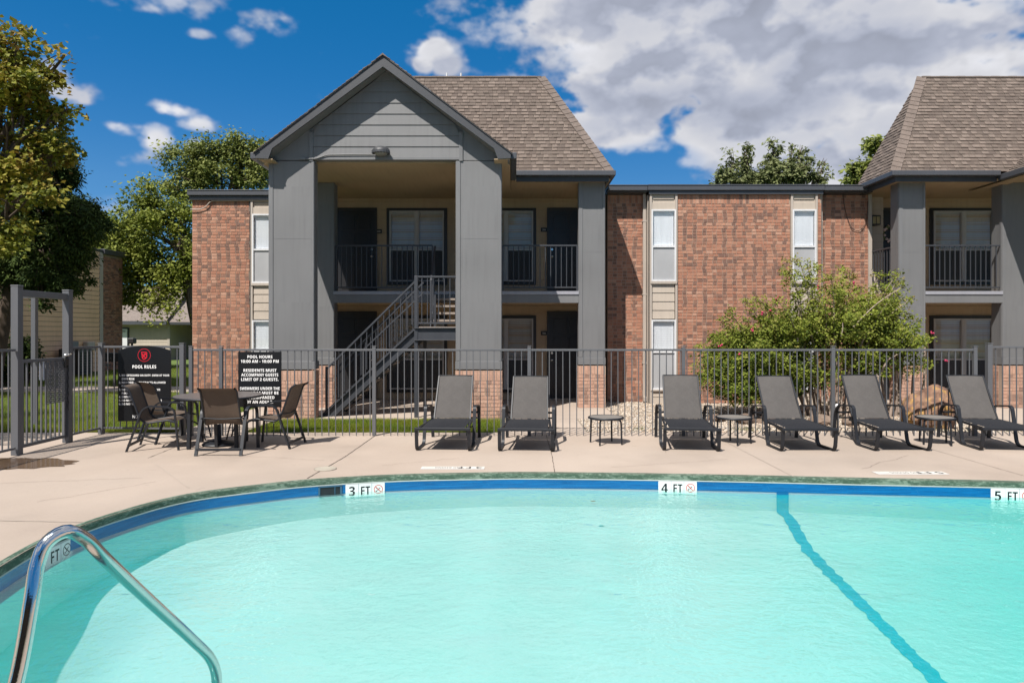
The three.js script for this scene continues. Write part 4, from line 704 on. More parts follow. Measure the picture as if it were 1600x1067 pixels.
// --- steep hipped roofs over the balconies
function mansard(x0, x1, hipL, hipR, seed, label, g0, g1) {
  const dE = 14.48, yE = 5.035, run = 1.40, yT = 7.56, dBk = 16.12, g = group('hipped_roof', B, label);
  const len = Math.hypot(run, yT - yE), v = V(0, yT - yE, -run).normalize();
  const A = V(x0, yE, -dE), Bq = V(x1, yE, -dE), C = V(x1 - (hipR ? run : 0), yT, -(dE + run)), Dq = V(x0 + (hipL ? run : 0), yT, -(dE + run));
  const dBt = dE + run + 0.07, E = V(x1, yE, -dBk), Fq = V(x0, yE, -dBk), Gq = V(C.x, yT, -dBt), Hq = V(Dq.x, yT, -dBt);
  const q = (a, b, c, d) => { const gg = new THREE.BufferGeometry(); gg.setAttribute('position', new THREE.Float32BufferAttribute([a, b, c, a, c, d].flatMap((p) => p.toArray()), 3)); gg.computeVertexNormals(); return gg; };
  const deck = obj('roof_deck', [q(A, Bq, C, Dq), q(Bq, E, Gq, C), q(Fq, A, Dq, Hq), q(Dq, C, Gq, Hq), q(E, Fq, Hq, Gq)], M.shingleCap, g);
  shingles(A, V(1, 0, 0), v, len, (s) => [(hipL ? (s / len) * run : 0), x1 - x0 - (hipR ? (s / len) * run : 0)], g, { seed });
  if (hipL) shingles(Fq, V(0, 0, 1), V(run, yT - yE, 0).normalize(), len, (s) => [(s / len) * (dBk - dBt), dBk - dE - (s / len) * run], g, { seed: seed + 1 });
  const caps = []; const cap = (a, b) => { const n = Math.floor(a.distanceTo(b) / 0.145), d = b.clone().sub(a).normalize(); for (let k = 0; k < n; k++) { const p = a.clone().addScaledVector(d, k * 0.145); caps.push(bar(p.clone().add(V(0, 0.012 + 0.002 * (k % 2), 0.012)), p.clone().addScaledVector(d, 0.17).add(V(0, 0.004, 0.004)), 0.20, 0.016, V(0, 0.75, 0.66), 0)); } };
  if (hipL) cap(A, Dq); if (hipR) cap(Bq, C);
  for (const c of caps) obj('hip_cap', [c], M.shingleCap, g);
  const rc = []; for (let x = Dq.x; x < C.x; x += 0.2) rc.push(rbox(x, Math.min(C.x, x + 0.205), yT - 0.02, yT + 0.022 + 0.004 * ((x * 5) & 1), dE + run - 0.04, dE + run + 0.1, 0.01)); for (const c of rc) obj('ridge_cap', [c], M.shingleCap, g);
  // gutters and the dark eave board under them
  const gut = [], brd = [], sof = [];
  gut.push(rbox(Math.max(x0 - 0.02, g0), Math.min(x1 + 0.02, g1), yE - 0.095, yE + 0.012, dE - 0.11, dE + 0.02, 0.014)); brd.push(rbox(Math.max(x0 + 0.02, g0), Math.min(x1 - 0.02, g1), yE - 0.20, yE - 0.075, dE + 0.021, dE + 0.06, 0.004));
  for (const [hip, xx, s] of [[hipL, x0, 1], [hipR, x1, -1]]) if (hip) { gut.push(rbox(xx - s * 0.11, xx + s * 0.0, yE - 0.095, yE + 0.012, dE - 0.11, dBk, 0.014)); brd.push(rbox(xx + s * 0.021, xx + s * 0.06, yE - 0.20, yE - 0.075, dE + 0.022, dBk, 0.004)); }
  for (const q of gut) obj('gutter', [q], M.gutter, g); for (const q of brd) obj('eave_board', [q], M.greyDark, g);
  
}
mansard(-4.66, 2.08, true, true, 80, 'steep shingled roof over the left balcony', 0.09, 9);
mansard(8.13, 16.0, true, false, 90, 'steep shingled roof over the right balcony', 0, 10.31);
// small chimney pipe stubs on the left ridge
obj('vent_pipe', [new THREE.CylinderGeometry(0.02, 0.02, 0.1, 8).translate(-1.52, 7.62, -15.9), new THREE.CylinderGeometry(0.02, 0.02, 0.09, 8).translate(-1.19, 7.62, -15.9)], M.white, B);
layPieces();
based(B, V(0, 0, -16));

// wall mounted fittings
{
  const d = 12.95, fl = thing('flood_light', 'grey half round wall light fixed on the porch gable with a conduit', 'wall light'), x = X(597, d), y = Y(238, d);
  const dome = new THREE.SphereGeometry(0.17, 24, 10, 0, Math.PI * 2, 0, Math.PI / 2).scale(1, 0.62, 0.85);
  obj('hood', [dome.translate(x, y - 0.02, -(d - 0.12)), new THREE.CylinderGeometry(0.172, 0.172, 0.03, 24).scale(1, 1, 0.86).translate(x, y - 0.035, -(d - 0.12))], M.greyDark, fl);
  const ribs = []; for (let k = 0; k < 9; k++) { const a = Math.PI * (0.08 + 0.105 * k); ribs.push(rbox(-0.006, 0.006, -0.03, 0.03, 0, 0.01, 0.002).rotateY(0).translate(x + 0.172 * Math.cos(a), y - 0.03, -(d - 0.12) + 0.147 * Math.sin(a))); } obj('rib', ribs, M.greyDark, fl);
  obj('back_plate', [rbox(x - 0.12, x + 0.12, y - 0.06, y + 0.08, d - 0.05, d - 0.018, 0.006)], M.gutter, fl);
  obj('lens', [new THREE.SphereGeometry(0.12, 18, 8, 0, Math.PI * 2, Math.PI / 2, Math.PI / 2).scale(1, 0.4, 0.8).translate(x, y - 0.05, -(d - 0.12))], std({ color: rgb(0.22, 0.21, 0.19), roughness: 0.3, map: mottle }), fl);
  const yy = 4.94; obj('conduit', tubeRound([V(X(470, d), yy - 0.02, -(d - 0.03)), V(X(494, d), yy - 0.02, -(d - 0.03)), V(X(512, d), yy + 0.055, -(d - 0.03)), V(x - 0.12, yy + 0.07, -(d - 0.035))], 0.013, 0.05, 6), M.greyTrim, fl);
  obj('conduit_box', [rbox(X(473, d) - 0.05, X(473, d) + 0.06, yy - 0.045, yy + 0.005, d - 0.05, d - 0.016, 0.004)], M.greyTrim, fl);
  based(fl, V(x, y, -d));
  const ln = thing('wall_lantern', 'brass and glass lantern on the tan boards beside the right balcony door', 'wall lantern'), lx = 8.64, ly = Y(345, 16.3), ld = 16.28;
  obj('back_plate', [rbox(lx - 0.06, lx + 0.06, ly - 0.12, ly + 0.12, ld + 0.07, ld + 0.1, 0.006)], M.darkTrim, ln);
  obj('cage', [rbox(lx - 0.1, lx + 0.1, ly + 0.085, ly + 0.115, ld - 0.12, ld + 0.07, 0.006), rbox(lx - 0.1, lx + 0.1, ly - 0.115, ly - 0.09, ld - 0.12, ld + 0.07, 0.006), ...[-1, 1].flatMap((a) => [0, 1].map((b) => box(lx + a * 0.092 - 0.006, lx + a * 0.092 + 0.006, ly - 0.1, ly + 0.1, ld - 0.115 + b * 0.17, ld - 0.103 + b * 0.17))), box(lx - 0.005, lx + 0.005, ly - 0.1, ly + 0.1, ld - 0.115, ld - 0.105)], M.darkTrim, ln);
  obj('glass', [box(lx - 0.085, lx + 0.085, ly - 0.09, ly + 0.085, ld - 0.1, ld + 0.055)], std({ color: rgb(0.42, 0.31, 0.11), roughness: 0.3, map: mottle }), ln);
  based(ln, V(lx, ly, -ld));
  const wr = thing('door_wreath', 'small pale flower wreath hanging on the dark right balcony door', 'wreath'), rr = rng(6), wx = X(1391, 16.5), wy = Y(365, 16.5), fl2 = [], lv = [];
  for (let k = 0; k < 26; k++) { const a = rr() * 6.28, q = 0.11 + 0.05 * rr(); (k % 2 ? fl2 : lv).push(new THREE.IcosahedronGeometry(0.03 + 0.015 * rr(), 1).scale(1, 1, 0.6).translate(wx + q * Math.cos(a), wy + q * Math.sin(a) * 1.2, -16.55 + 0.03 * rr())); }
  obj('flowers', fl2, std({ color: rgb(0.6, 0.45, 0.42), roughness: 0.9, map: mottle }), wr); obj('leaves', lv, std({ color: rgb(0.1, 0.13, 0.06), roughness: 0.9, map: mottle }), wr); based(wr, V(wx, wy, -16.55));
}

// ---------------------------------------------------------------- steel stair
{
  const S = thing('metal_staircase', 'blue grey steel staircase with landing and bar railings inside the gabled porch', 'staircase');
  const m = M.stair, x0 = -3.62, xL = -1.84, xR = -1.08, yL = 1.74, dN = 13.32, dFar = 14.16, rise = yL / 10;
  for (const d of [dN, dFar]) {
    const a = V(x0 - 0.05, -0.08, -d), b = V(xL, yL - 0.12, -d);
    const st = obj('stringer', [bar(a, b, 0.012, 0.235, V(0, 1, 0)), bar(a.clone().add(V(0.0, 0.112, 0.028)), b.clone().add(V(0, 0.112, 0.028)), 0.062, 0.011), bar(a.clone().add(V(0.0, -0.112, 0.028)), b.clone().add(V(0, -0.112, 0.028)), 0.062, 0.011)], m, S);
    if (d === dN) obj('foot_plate', [rbox(x0 - 0.16, x0 + 0.12, 0.001, 0.02, d - 0.08, d + 0.06, 0.004)], m, st);
  }
  const treadMat = M.rough(0.27, 0.225, 0.19);
  for (let k = 1; k < 10; k++) { const x = x0 + ((xL - x0) * (k - 0.25)) / 9.75; obj('tread', [rbox(x - 0.03, x + 0.24, rise * k - 0.05, rise * k, dN + 0.02, dFar - 0.02, 0.006)], treadMat, S); }
  // landing
  const landing = obj('landing', [rbox(xL + 0.01, xR + 0.75, yL - 0.06, yL, 13.10, 14.28, 0.005)], treadMat, S);
  obj('landing_beam', [rbox(xL - 0.03, xR + 0.75, yL - 0.255, yL - 0.015, 13.08, 13.098, 0.005), rbox(xL - 0.03, xR + 0.75, yL - 0.03, yL - 0.014, 13.03, 13.08, 0.004), rbox(xL - 0.03, xR + 0.75, yL - 0.26, yL - 0.245, 13.03, 13.08, 0.004), rbox(xL - 0.01, xL + 0.005, yL - 0.25, yL - 0.06, 13.11, 14.28, 0.003)], m, landing);
  for (const [x, d] of [[xL - 0.0, 13.1], [xL + 0.02, 14.26]]) obj('post', [rbox(x - 0.034, x + 0.034, 0.001, d < 14 ? 2.72 : yL, d - 0.034, d + 0.034, 0.005)], m, S);
  // upper flight towards the back
  const steps = 4, dU0 = 14.05, dU1 = dC + 0.02;
  for (let k = 0; k < steps; k++) { const d = dU0 + ((dU1 - dU0) * k) / steps, y = yL + ((FLOOR2 - yL) * (k + 1)) / (steps + 1); obj('tread', [rbox(-1.62, -0.75, y - 0.045, y, d - 0.01, d + 0.26, 0.006)], treadMat, S); }
  for (const x of [-1.66, -0.72]) obj('stringer', [bar(V(x, yL - 0.08, -(dU0 - 0.12)), V(x, FLOOR2 - 0.14, -dU1), 0.02, 0.22)], m, S);
  // railings of the lower flight
  for (const d of [dN - 0.03, dFar + 0.03]) {
    const g = group('stair_railing', S), a = V(x0 + 0.02, 0.93, -d), b = V(xL, yL + 0.93, -d), n = 16;
    obj('handrail', [bar(a, b, 0.042, 0.034)], m, g);
    if (d < 13.9) obj('handrail', [tubeRound([V(x0 + 0.45, 1.12 + 0.05, -(d + 0.07)), V(xL - 0.08, yL + 0.74, -(d + 0.07))], 0.014, 0.02, 6)], m, g); else obj('handrail', [bar(a.clone().add(V(-0.08, -0.22, 0)), V(xL, yL + 0.72, -d), 0.03, 0.03)], m, g);
    obj('post', [rbox(x0 - 0.015, x0 + 0.03, 0.12, 0.97, d - 0.022, d + 0.022, 0.003)], m, g);
    const shared = metreUV(clean(bar(V(0, 0.15, 0), V(0, 0.925, 0), 0.016, 0.016, V(0, 0, 1), 0)));
    for (let k = 1; k < n; k++) { const o = add('baluster', shared, m, g); o.position.set(lerp(a.x, b.x, k / n), lerp(0, yL, k / n), -d); }
  }
  // landing railing and the inner rail of the upper flight
  const g = group('landing_railing', S), yT = 2.70;
  obj('rail', [bar(V(xL, yT, -13.1), V(xR + 0.7, yT, -13.1), 0.042, 0.034)], m, g); obj('rail', [bar(V(xL, yL + 0.07, -13.1), V(xR + 0.7, yL + 0.07, -13.1), 0.032, 0.028)], m, g);
  const sh = metreUV(clean(bar(V(0, yL + 0.07, 0), V(0, yT - 0.01, 0), 0.016, 0.016, V(0, 0, 1), 0))); for (let k = 1; k < 13; k++) { const o = add('baluster', sh, m, g); o.position.set(xL + k * 0.108, 0, -13.1); }
  const ir = group('stair_railing', S); obj('post', [rbox(-1.69, -1.65, yL - 0.1, yL + 0.95, 14.02, 14.06, 0.003)], m, ir); obj('handrail', [bar(V(-1.67, yL + 0.95, -14.04), V(-1.67, FLOOR2 + 0.98, -dU1), 0.04, 0.032)], m, ir); obj('post', [rbox(-1.60, -1.56, yL - 0.1, yL + 0.66, 13.98, 14.02, 0.003)], m, ir);
  const sh2 = metreUV(clean(bar(V(0, 0, 0), V(0, 0.85, 0), 0.016, 0.016, V(0, 0, 1), 0))); for (let k = 1; k < 7; k++) { const t = k / 7, o = add('baluster', sh2, m, ir); o.position.set(-1.67, lerp(yL, FLOOR2, t) + 0.1, -lerp(14.04, dU1, t)); }
  based(S, V(-2.4, 0, -13.7));
}

// ---------------------------------------------------------------- fences and gate
const D_FENCE = 10.8;
function fence(label, a, b, { top = 1.365, posts = [], bottom = null, gap = 0.1095, post = 0.056, base = 0, ends = true } = {}) {
  const g = thing('metal_fence', label, 'fence'), A = V(a[0], 0, -a[1]), Bv = V(b[0], 0, -b[1]), L = A.distanceTo(Bv), dir = Bv.clone().sub(A).normalize(), n = Math.round(L / gap), m = M.steel, r = rng(Math.round(a[0] * 100 + a[1] * 7) + 999);
  obj('rail', [bar(A.clone().setY(top - 0.016), Bv.clone().setY(top - 0.016), 0.032, 0.034)], m, g);
  if (bottom) obj('rail', [bar(A.clone().setY(bottom), Bv.clone().setY(bottom), 0.03, 0.03)], m, g);
  const turn = Math.atan2(-dir.z, dir.x), y0 = bottom ?? base, sh = metreUV(clean(new THREE.BoxGeometry(0.0135, top - 0.03 - y0, 0.0135).translate(0, (top - 0.03 + y0) / 2, 0)));
  for (let i = 1; i < n; i++) { const p = A.clone().lerp(Bv, i / n); if (posts.some((q) => Math.abs(q - (i / n) * L) < 0.05)) continue; const o = add('picket', sh, m, g); o.position.copy(p); o.rotation.set((r() - 0.5) * 0.006, turn, (r() - 0.5) * 0.008); }
  for (const q of posts) { const p = A.clone().addScaledVector(dir, q), o = obj('post', [new RoundedBoxGeometry(post, top + 0.03 - base, post, 1, 0.004).translate(0, (top + 0.03 + base) / 2, 0), new THREE.BoxGeometry(post + 0.008, 0.012, post + 0.008).translate(0, top + 0.045, 0)], m, g); o.position.copy(p); o.rotation.y = turn; }
  return based(g, A);
}
{
  const x0 = X(298, D_FENCE), x1 = X(1526, D_FENCE), p = (px) => X(px, D_FENCE) - x0;
  fence('long grey metal picket fence behind the loungers, between the lawn and the deck', [x0, D_FENCE], [x1, D_FENCE], { posts: [0, p(345), p(584.5), p(827), p(1068), p(1302), p(1524)], top: 1.375 });
  const xr = X(1546, D_FENCE); fence('short grey fence section behind the rightmost lounger, in front of the brick column', [xr, D_FENCE], [12.5, D_FENCE], { posts: [0, 2.4, 4.3], top: 1.42, post: 0.075 });
  fence('short grey fence section behind the pool rules sign', [-6.62, 11.0], [X(286, 10.9), 10.9], { posts: [0, X(286, 10.9) + 6.62 - 0.01], top: 1.42, bottom: 0.1, post: 0.075 });
  fence('short grey fence panel between the gate and the fence corner', [-6.64, 10.24], [-6.62, 10.95], { top: 1.42, bottom: 0.1, gap: 0.1 });
  fence('grey fence panel cut by the left edge, before the gate', [-6.6, 6.4], [-6.6, 9.05], { top: 1.42, bottom: 0.1, posts: [0.02] });
  // gate with its tall frame
  const G = thing('pool_gate', 'tall grey steel gate frame with a low picket gate and perforated lock plate', 'gate'), gx = -6.62, d0 = 9.12, d1 = 10.16, m = M.steel, H = 2.25;
  for (const d of [d0, d1]) obj('post', [rbox(gx - 0.05, gx + 0.05, 0, H, d - 0.05, d + 0.05, 0.006), rbox(gx - 0.055, gx + 0.055, H, H + 0.02, d - 0.055, d + 0.055, 0.008)], m, G);
  obj('crossbar', [rbox(gx - 0.04, gx + 0.04, H - 0.13, H - 0.04, d0 + 0.05, d1 - 0.05, 0.005)], m, G);
  const leaf = group('gate_leaf', G), yt = 1.27, a = d0 + 0.09, b = d1 - 0.09;
  obj('frame', [rbox(gx - 0.02, gx + 0.02, yt - 0.045, yt, a, b, 0.004), rbox(gx - 0.02, gx + 0.02, 0.08, 0.125, a, b, 0.004), rbox(gx - 0.021, gx + 0.021, 0.08, yt, a - 0.025, a + 0.015, 0.004), rbox(gx - 0.021, gx + 0.021, 0.08, yt, b - 0.015, b + 0.025, 0.004)], m, leaf);
  const sh = metreUV(clean(new THREE.BoxGeometry(0.019, yt - 0.16, 0.019).translate(0, (yt + 0.08) / 2, 0))); for (let k = 1; k < 9; k++) { const o = add('picket', sh, m, leaf); o.position.set(gx, 0, -lerp(a, b, k / 9)); }
  // perforated plate: thin sheet with rows of round holes
  { const w = 0.46, h = 0.60, s = new THREE.Shape([[0, 0], [w, 0], [w, h], [0, h]].map(([p1, q]) => new THREE.Vector2(p1, q))), st = 0.029; for (let j = 0; j < 20; j++) for (let i = 0; i < 15; i++) { const c = new THREE.Path(); c.absarc(0.022 + (i + (j % 2) * 0.5) * st, 0.02 + j * st, 0.0095, 0, 6.2832, true); if (0.022 + (i + (j % 2) * 0.5) * st < w - 0.014) s.holes.push(c); }
    obj('perforated_plate', [new THREE.ExtrudeGeometry(s, { depth: 0.003, bevelEnabled: false, curveSegments: 3 }).rotateY(Math.PI / 2).translate(gx + 0.024, 0.62, -(b - 0.42 - 0.46) - 0.46 + 0.0)], m, leaf); }
  obj('lock_box', [rbox(gx - 0.05, gx + 0.05, 1.12, 1.26, b - 0.04, b + 0.05, 0.008)], M.darkTrim, leaf); obj('latch', [new THREE.SphereGeometry(0.035, 12, 8).scale(1, 0.7, 1).translate(gx + 0.02, 1.30, -(b + 0.02)), rod(V(gx, 1.27, -(b + 0.02)), V(gx + 0.09, 1.32, -(b + 0.03)), 0.012)], M.nickel, leaf);
  obj('chain', [tube(Array.from({ length: 12 }, (_, k) => V(gx + 0.06 + 0.006 * (k % 2), 1.15 - 0.06 * k, -(b + 0.0 + 0.008 * (k % 2)))), 0.007, 40, 5)], M.dark, leaf);
  based(G, V(gx, 0, -d0));
  const nt = thing('notice_sheets', 'three pale blue white paper strips hanging on the outside of the gate plate', 'paper notice'); for (let k = 0; k < 3; k++) obj('sheet', [new THREE.BoxGeometry(0.002, 0.24 + 0.02 * (k % 2), 0.05).rotateX(0).translate(gx - 0.03, 1.09, -(9.62 + 0.075 * k))], std({ color: rgb(0.62, 0.68, 0.80), roughness: 0.8, map: mottle }), nt); based(nt, V(gx, 1, -9.62));
  const bf = thing('entry_frame', 'narrow grey steel frame standing behind the pool gate', 'steel frame'), bd = 12.1, bx = X(53, bd); obj('post', [rbox(bx - 0.04, bx + 0.04, 0, 2.25, bd - 0.04, bd + 0.04, 0.005)], m, bf); obj('post', [rbox(bx - 0.32, bx - 0.24, 0, 2.25, bd - 0.04, bd + 0.04, 0.005)], m, bf); obj('crossbar', [rbox(bx - 0.32, bx + 0.05, 2.24, 2.32, bd - 0.042, bd + 0.042, 0.005)], m, bf); based(bf, V(bx, 0, -bd));
}

// ---------------------------------------------------------------- signs on the fence
{
  M.signBlack = std({ color: rgb(0.012, 0.012, 0.014), roughness: 0.35, map: mottle });
  const ruleText = (c, w, h) => {
    c.fillStyle = '#0b0c0f'; c.fillRect(0, 0, w, h); const k = w / 840; c.scale(k, k);
    c.strokeStyle = '#b01827'; c.lineWidth = 9; c.beginPath(); c.arc(420, 150, 100, 0, 7); c.stroke();
    c.lineWidth = 15; c.lineCap = 'round'; c.strokeStyle = '#c21b2c'; c.beginPath(); c.moveTo(376, 104); c.lineTo(448, 104); c.bezierCurveTo(478, 120, 452, 146, 432, 140); c.moveTo(380, 122); c.bezierCurveTo(396, 150, 372, 190, 412, 216); c.bezierCurveTo(446, 212, 470, 176, 458, 144); c.moveTo(398, 138); c.lineTo(440, 196); c.moveTo(436, 120); c.lineTo(398, 186); c.stroke();
    c.fillStyle = '#f1efec'; c.textAlign = 'center'; c.font = 'bold 72px sans-serif'; c.fillText('POOL RULES', 420, 360, 390); c.textAlign = 'left'; c.font = 'bold 42px sans-serif';
    const L = [['1.', 'NO LIFEGUARD ON DUTY. SWIM AT YOUR'], ['', 'OWN RISK'], ['2.', 'NO FOOD OR BEVERAGES ALLOWED'], ['', 'ON POOL DECK'], ['3.', 'NO GLASS CONTAINERS IN THE'], ['', 'POOL AREA'], ['4.', 'SHOWER BEFORE ENTERING'], ['5.', 'DO NOT SWALLOW POOL WATER'], ['6.', 'DO NOT USE THE POOL IF ILL']];
    L.forEach(([a, b], i) => { c.fillText(a, 14, 486 + i * 57); c.fillText(b, 58, 486 + i * 57, b.length > 30 ? 765 : 999); });
    c.textAlign = 'center'; c.font = '64px sans-serif'; c.fillText('NO DIVING', 390, 1150);
  };
  function sign(name, label, w, h, arch, draw, tw, th, x, y0, d) {
    const t = thing(name, label, 'sign'), s = new THREE.Shape(); s.moveTo(0, 0); s.lineTo(w, 0); s.lineTo(w, h - arch); if (arch) s.quadraticCurveTo(w / 2, h + arch, 0, h - arch); else s.lineTo(0, h); s.lineTo(0, 0);
    const ct = canvasTex(tw, th, draw), fg = new THREE.ShapeGeometry(s, 16), p = fg.attributes.position; for (let i = 0; i < p.count; i++) fg.attributes.uv.setXY(i, p.getX(i) / w, p.getY(i) / h);
    obj('board', [new THREE.ExtrudeGeometry(s, { depth: 0.008, bevelEnabled: false })], M.signBlack, t);
    const f = add('lettering', fg.translate(0, 0, 0.0085), std({ map: ct, roughness: 0.38 }), t); t.position.set(x, y0, -d);
    obj('bracket', [box(0.08, w - 0.08, h * 0.25, h * 0.25 + 0.03, 0.001, 0.02), box(0.08, w - 0.08, h * 0.8, h * 0.8 + 0.03, 0.001, 0.02)], M.steel, t);
    return t;
  }
  const d1 = 10.86; sign('pool_rules_sign', 'black POOL RULES sign with arched top and red ring emblem, behind the left chairs', X(266, d1) - X(184, d1), 1.2, 0.075, ruleText, 840, 1200, X(184, d1), Y(658, d1), d1);
  const d2 = 10.755; sign('pool_hours_sign', 'black rectangular POOL HOURS sign with white text behind the round table', X(439.5, d2) - X(372, d2), Y(549.5, d2) - Y(636, d2), 0, (c, w, h) => {
    c.fillStyle = '#0b0c0f'; c.fillRect(0, 0, w, h); c.fillStyle = '#f1efec'; c.textAlign = 'center'; c.font = `bold ${h * 0.074}px sans-serif`;
    ['POOL HOURS', '10:00 AM - 10:00 PM', '', 'RESIDENTS MUST', 'ACCOMPANY GUESTS', 'LIMIT OF 2 GUESTS.', '', 'SWIMMERS UNDER THE', 'AGE OF 14 MUST BE', 'ACCOMPANIED', 'BY AN ADULT.'].forEach((t, i) => c.fillText(t, w / 2, h * (0.118 + 0.0815 * i), w * (t.length > 16 ? 0.93 : t.length > 13 ? 0.86 : 0.7)));
  }, 820, 1050, X(372, d2), Y(636, d2), d2);
}

// ---------------------------------------------------------------- furniture
M.frame = std({ color: rgb(0.012, 0.0138, 0.0185), roughness: 0.5, metalness: 0.1, map: mottle, bumpMap: grain, bumpScale: 0.0003 });
const weave = tex(256, (u, v) => { const a = Math.sin(u * 6.2832 * 64), b = Math.sin(v * 6.2832 * 64), k = (a * b > 0 ? 1.0 : 0.82); return k * (0.92 + 0.2 * (pf(u, v, 6, 4, 181) - 0.5)); }, { metres: 0.22 });
const weaveB = tex(256, (u, v) => { const a = Math.sin(u * 6.2832 * 64), b = Math.sin(v * 6.2832 * 64); return 0.5 + 0.25 * (a + b); }, { srgb: false, metres: 0.22 });
const sling = (r, g, b) => new THREE.MeshPhysicalMaterial({ color: rgb(r, g, b), roughness: 0.9, specularIntensity: 0.3, map: weave, bumpMap: weaveB, bumpScale: 0.0008, transmission: 0.12, thickness: 0 });
M.slingGrey = sling(0.118, 0.110, 0.105); M.slingDark = sling(0.016, 0.0172, 0.022); M.slingBrown = sling(0.125, 0.092, 0.070);
// cloth between two side rails: profile of (y, z) points swept across x with a little sag
function slingCloth(profile, w, sag, cols = 10) {
  const c = new THREE.CatmullRomCurve3(profile.map(([y, z]) => V(0, y, z)), false, 'catmullrom', 0.5), n = 28, pos = [], uv = [], idx = []; let s = 0, last = null;
  for (let i = 0; i <= n; i++) { const p = c.getPoint(i / n), t = c.getTangent(i / n), nn = V(0, t.z, -t.y); if (last) s += p.distanceTo(last); last = p; for (let k = 0; k <= cols; k++) { const q = (k / cols) * 2 - 1, e = sag * (1 - q * q) * Math.sin(Math.PI * clamp(i / n * 0.96 + 0.02)); pos.push((q * w) / 2, p.y + nn.y * e, p.z + nn.z * e); uv.push((q * w) / 2, s); } if (i) for (let k = 0; k < cols; k++) { const a = (i - 1) * (cols + 1) + k; idx.push(a, a + 1, a + cols + 1, a + 1, a + cols + 2, a + cols + 1); } }
  const g = new THREE.BufferGeometry(); g.setAttribute('position', new THREE.Float32BufferAttribute(pos, 3)); g.setAttribute('uv', new THREE.Float32BufferAttribute(uv, 2)); g.setIndex(idx); g.computeVertexNormals(); return g;
}
function copyOf(root, label) { const c = root.clone(); c.name = numbered(root.name.replace(/_\d+$/, '')); c.userData = { ...root.userData, label }; scene.add(c); return c; }
const XS = V(1, 0, 0);
// chaise longue: foot towards +z, origin under its middle
function makeLounger(label) {
  const t = thing('chaise_lounge', label, 'lounge chair', 'grey sling chaise lounges in a row along the fence');
  for (const s of [-1, 1]) {
    const x = s * 0.365, P = (y, z) => V(x, y, z);
    // one flat bar: front leg, sled on the ground, up to the arm, over it and down the rear leg
    obj('side_frame', [ribbon(rounded([P(0.315, 0.64), P(0.30, 0.625), P(0.012, 0.585), P(0.012, 0.07), P(0.535, -0.045), P(0.555, -0.10), P(0.52, -0.50), P(0.40, -0.60), P(0.0, -0.66)], 0.085, 6), 0.046, 0.022, XS)], M.frame, t);
  }
  obj('front_bar', [rbox(-0.385, 0.385, 0.292, 0.332, -0.662, -0.626, 0.006)], M.frame, t);
  const seat = [[0.318, 0.645], [0.33, 0.3], [0.338, -0.05], [0.345, -0.245]], back = [[0.352, -0.25], [0.60, -0.42], [0.84, -0.56], [0.965, -0.63]];
  for (const s of [-1, 1]) {
    obj('seat_rail', [bar(V(s * 0.345, 0.308, 0.64), V(s * 0.30, 0.326, -0.30), 0.026, 0.032)], M.frame, t);
    obj('back_rail', [bar(V(s * 0.272, 0.335, -0.245), V(s * 0.262, 0.96, -0.632), 0.022, 0.03)], M.frame, t);
    obj('support_strut', [tubeRound([V(s * 0.355, 0.27, -0.02), V(s * 0.30, 0.245, -0.06), V(s * 0.24, 0.245, -0.28), V(s * 0.24, 0.36, -0.42)], 0.010, 0.05, 6)], M.frame, t);
  }
  obj('cross_bar', [bar(V(-0.36, 0.33, -0.50), V(0.36, 0.33, -0.50), 0.03, 0.022), bar(V(-0.35, 0.40, -0.6), V(0.35, 0.40, -0.6), 0.022, 0.03)], M.frame, t);
  obj('cross_bar', [tubeRound([V(-0.33, 0.30, 0.28), V(-0.27, 0.255, 0.28), V(0.27, 0.255, 0.28), V(0.33, 0.30, 0.28)], 0.012, 0.05, 6)], M.frame, t);
  obj('top_bar', [bar(V(-0.265, 0.962, -0.634), V(0.265, 0.962, -0.634), 0.022, 0.022)], M.frame, t);
  obj('sling_seat', [slingCloth(seat, 0.60, -0.026)], M.slingDark, t, 'dark sling of the seat', true);
  obj('sling_back', [slingCloth(back, 0.545, -0.034)], M.slingGrey, t, 'lighter grey sling of the backrest', true);
  return t;
}
{
  const proto = makeLounger('grey sling lounge chair leftmost in its row, in front of the grass strip');
  // [foot centre px, foot ground distance, back top px, label]
  const L = [
    [692, 9.42, 712, 'grey sling lounge chair leftmost in its row, in front of the grass strip'],
    [822, 9.36, 829, 'grey sling lounge chair before the concrete walkway, left of a round side table'],
    [1081, 9.40, 1063, 'grey sling lounge chair between two round side tables, left of the big shrub'],
    [1264, 9.38, 1210, 'grey sling lounge chair in front of the dense dark side of the shrub'],
    [1412, 9.40, 1342, 'grey sling lounge chair in front of the bare stems, left of the boulder'],
    [1580, 9.40, 1508, 'grey sling lounge chair right of the boulder, cut off by the right edge'],
  ];
  L.forEach(([fx, fd, bx, label], i) => {
    const o = i ? copyOf(proto, label) : proto, f = V(X(fx, fd), 0, -fd), b = V(X(bx, fd + 1.2), 0, -(fd + 1.2)), ry = Math.atan2(f.x - b.x, f.z - b.z);
    if (i) for (const c of o.children) if (['sling_back', 'back_rail', 'top_bar'].includes(c.name)) { // each back set at its own notch
      const a = [0, -0.022, 0.018, -0.012, 0.026, 0.008][i], p = V(0, 0.34, -0.25), q = p.clone().applyAxisAngle(XS, a); c.rotation.x = a; c.position.copy(p.sub(q)); }
    o.rotation.y = ry; o.position.copy(f).addScaledVector(V(Math.sin(ry), 0, Math.cos(ry)), -0.585);
  });
}
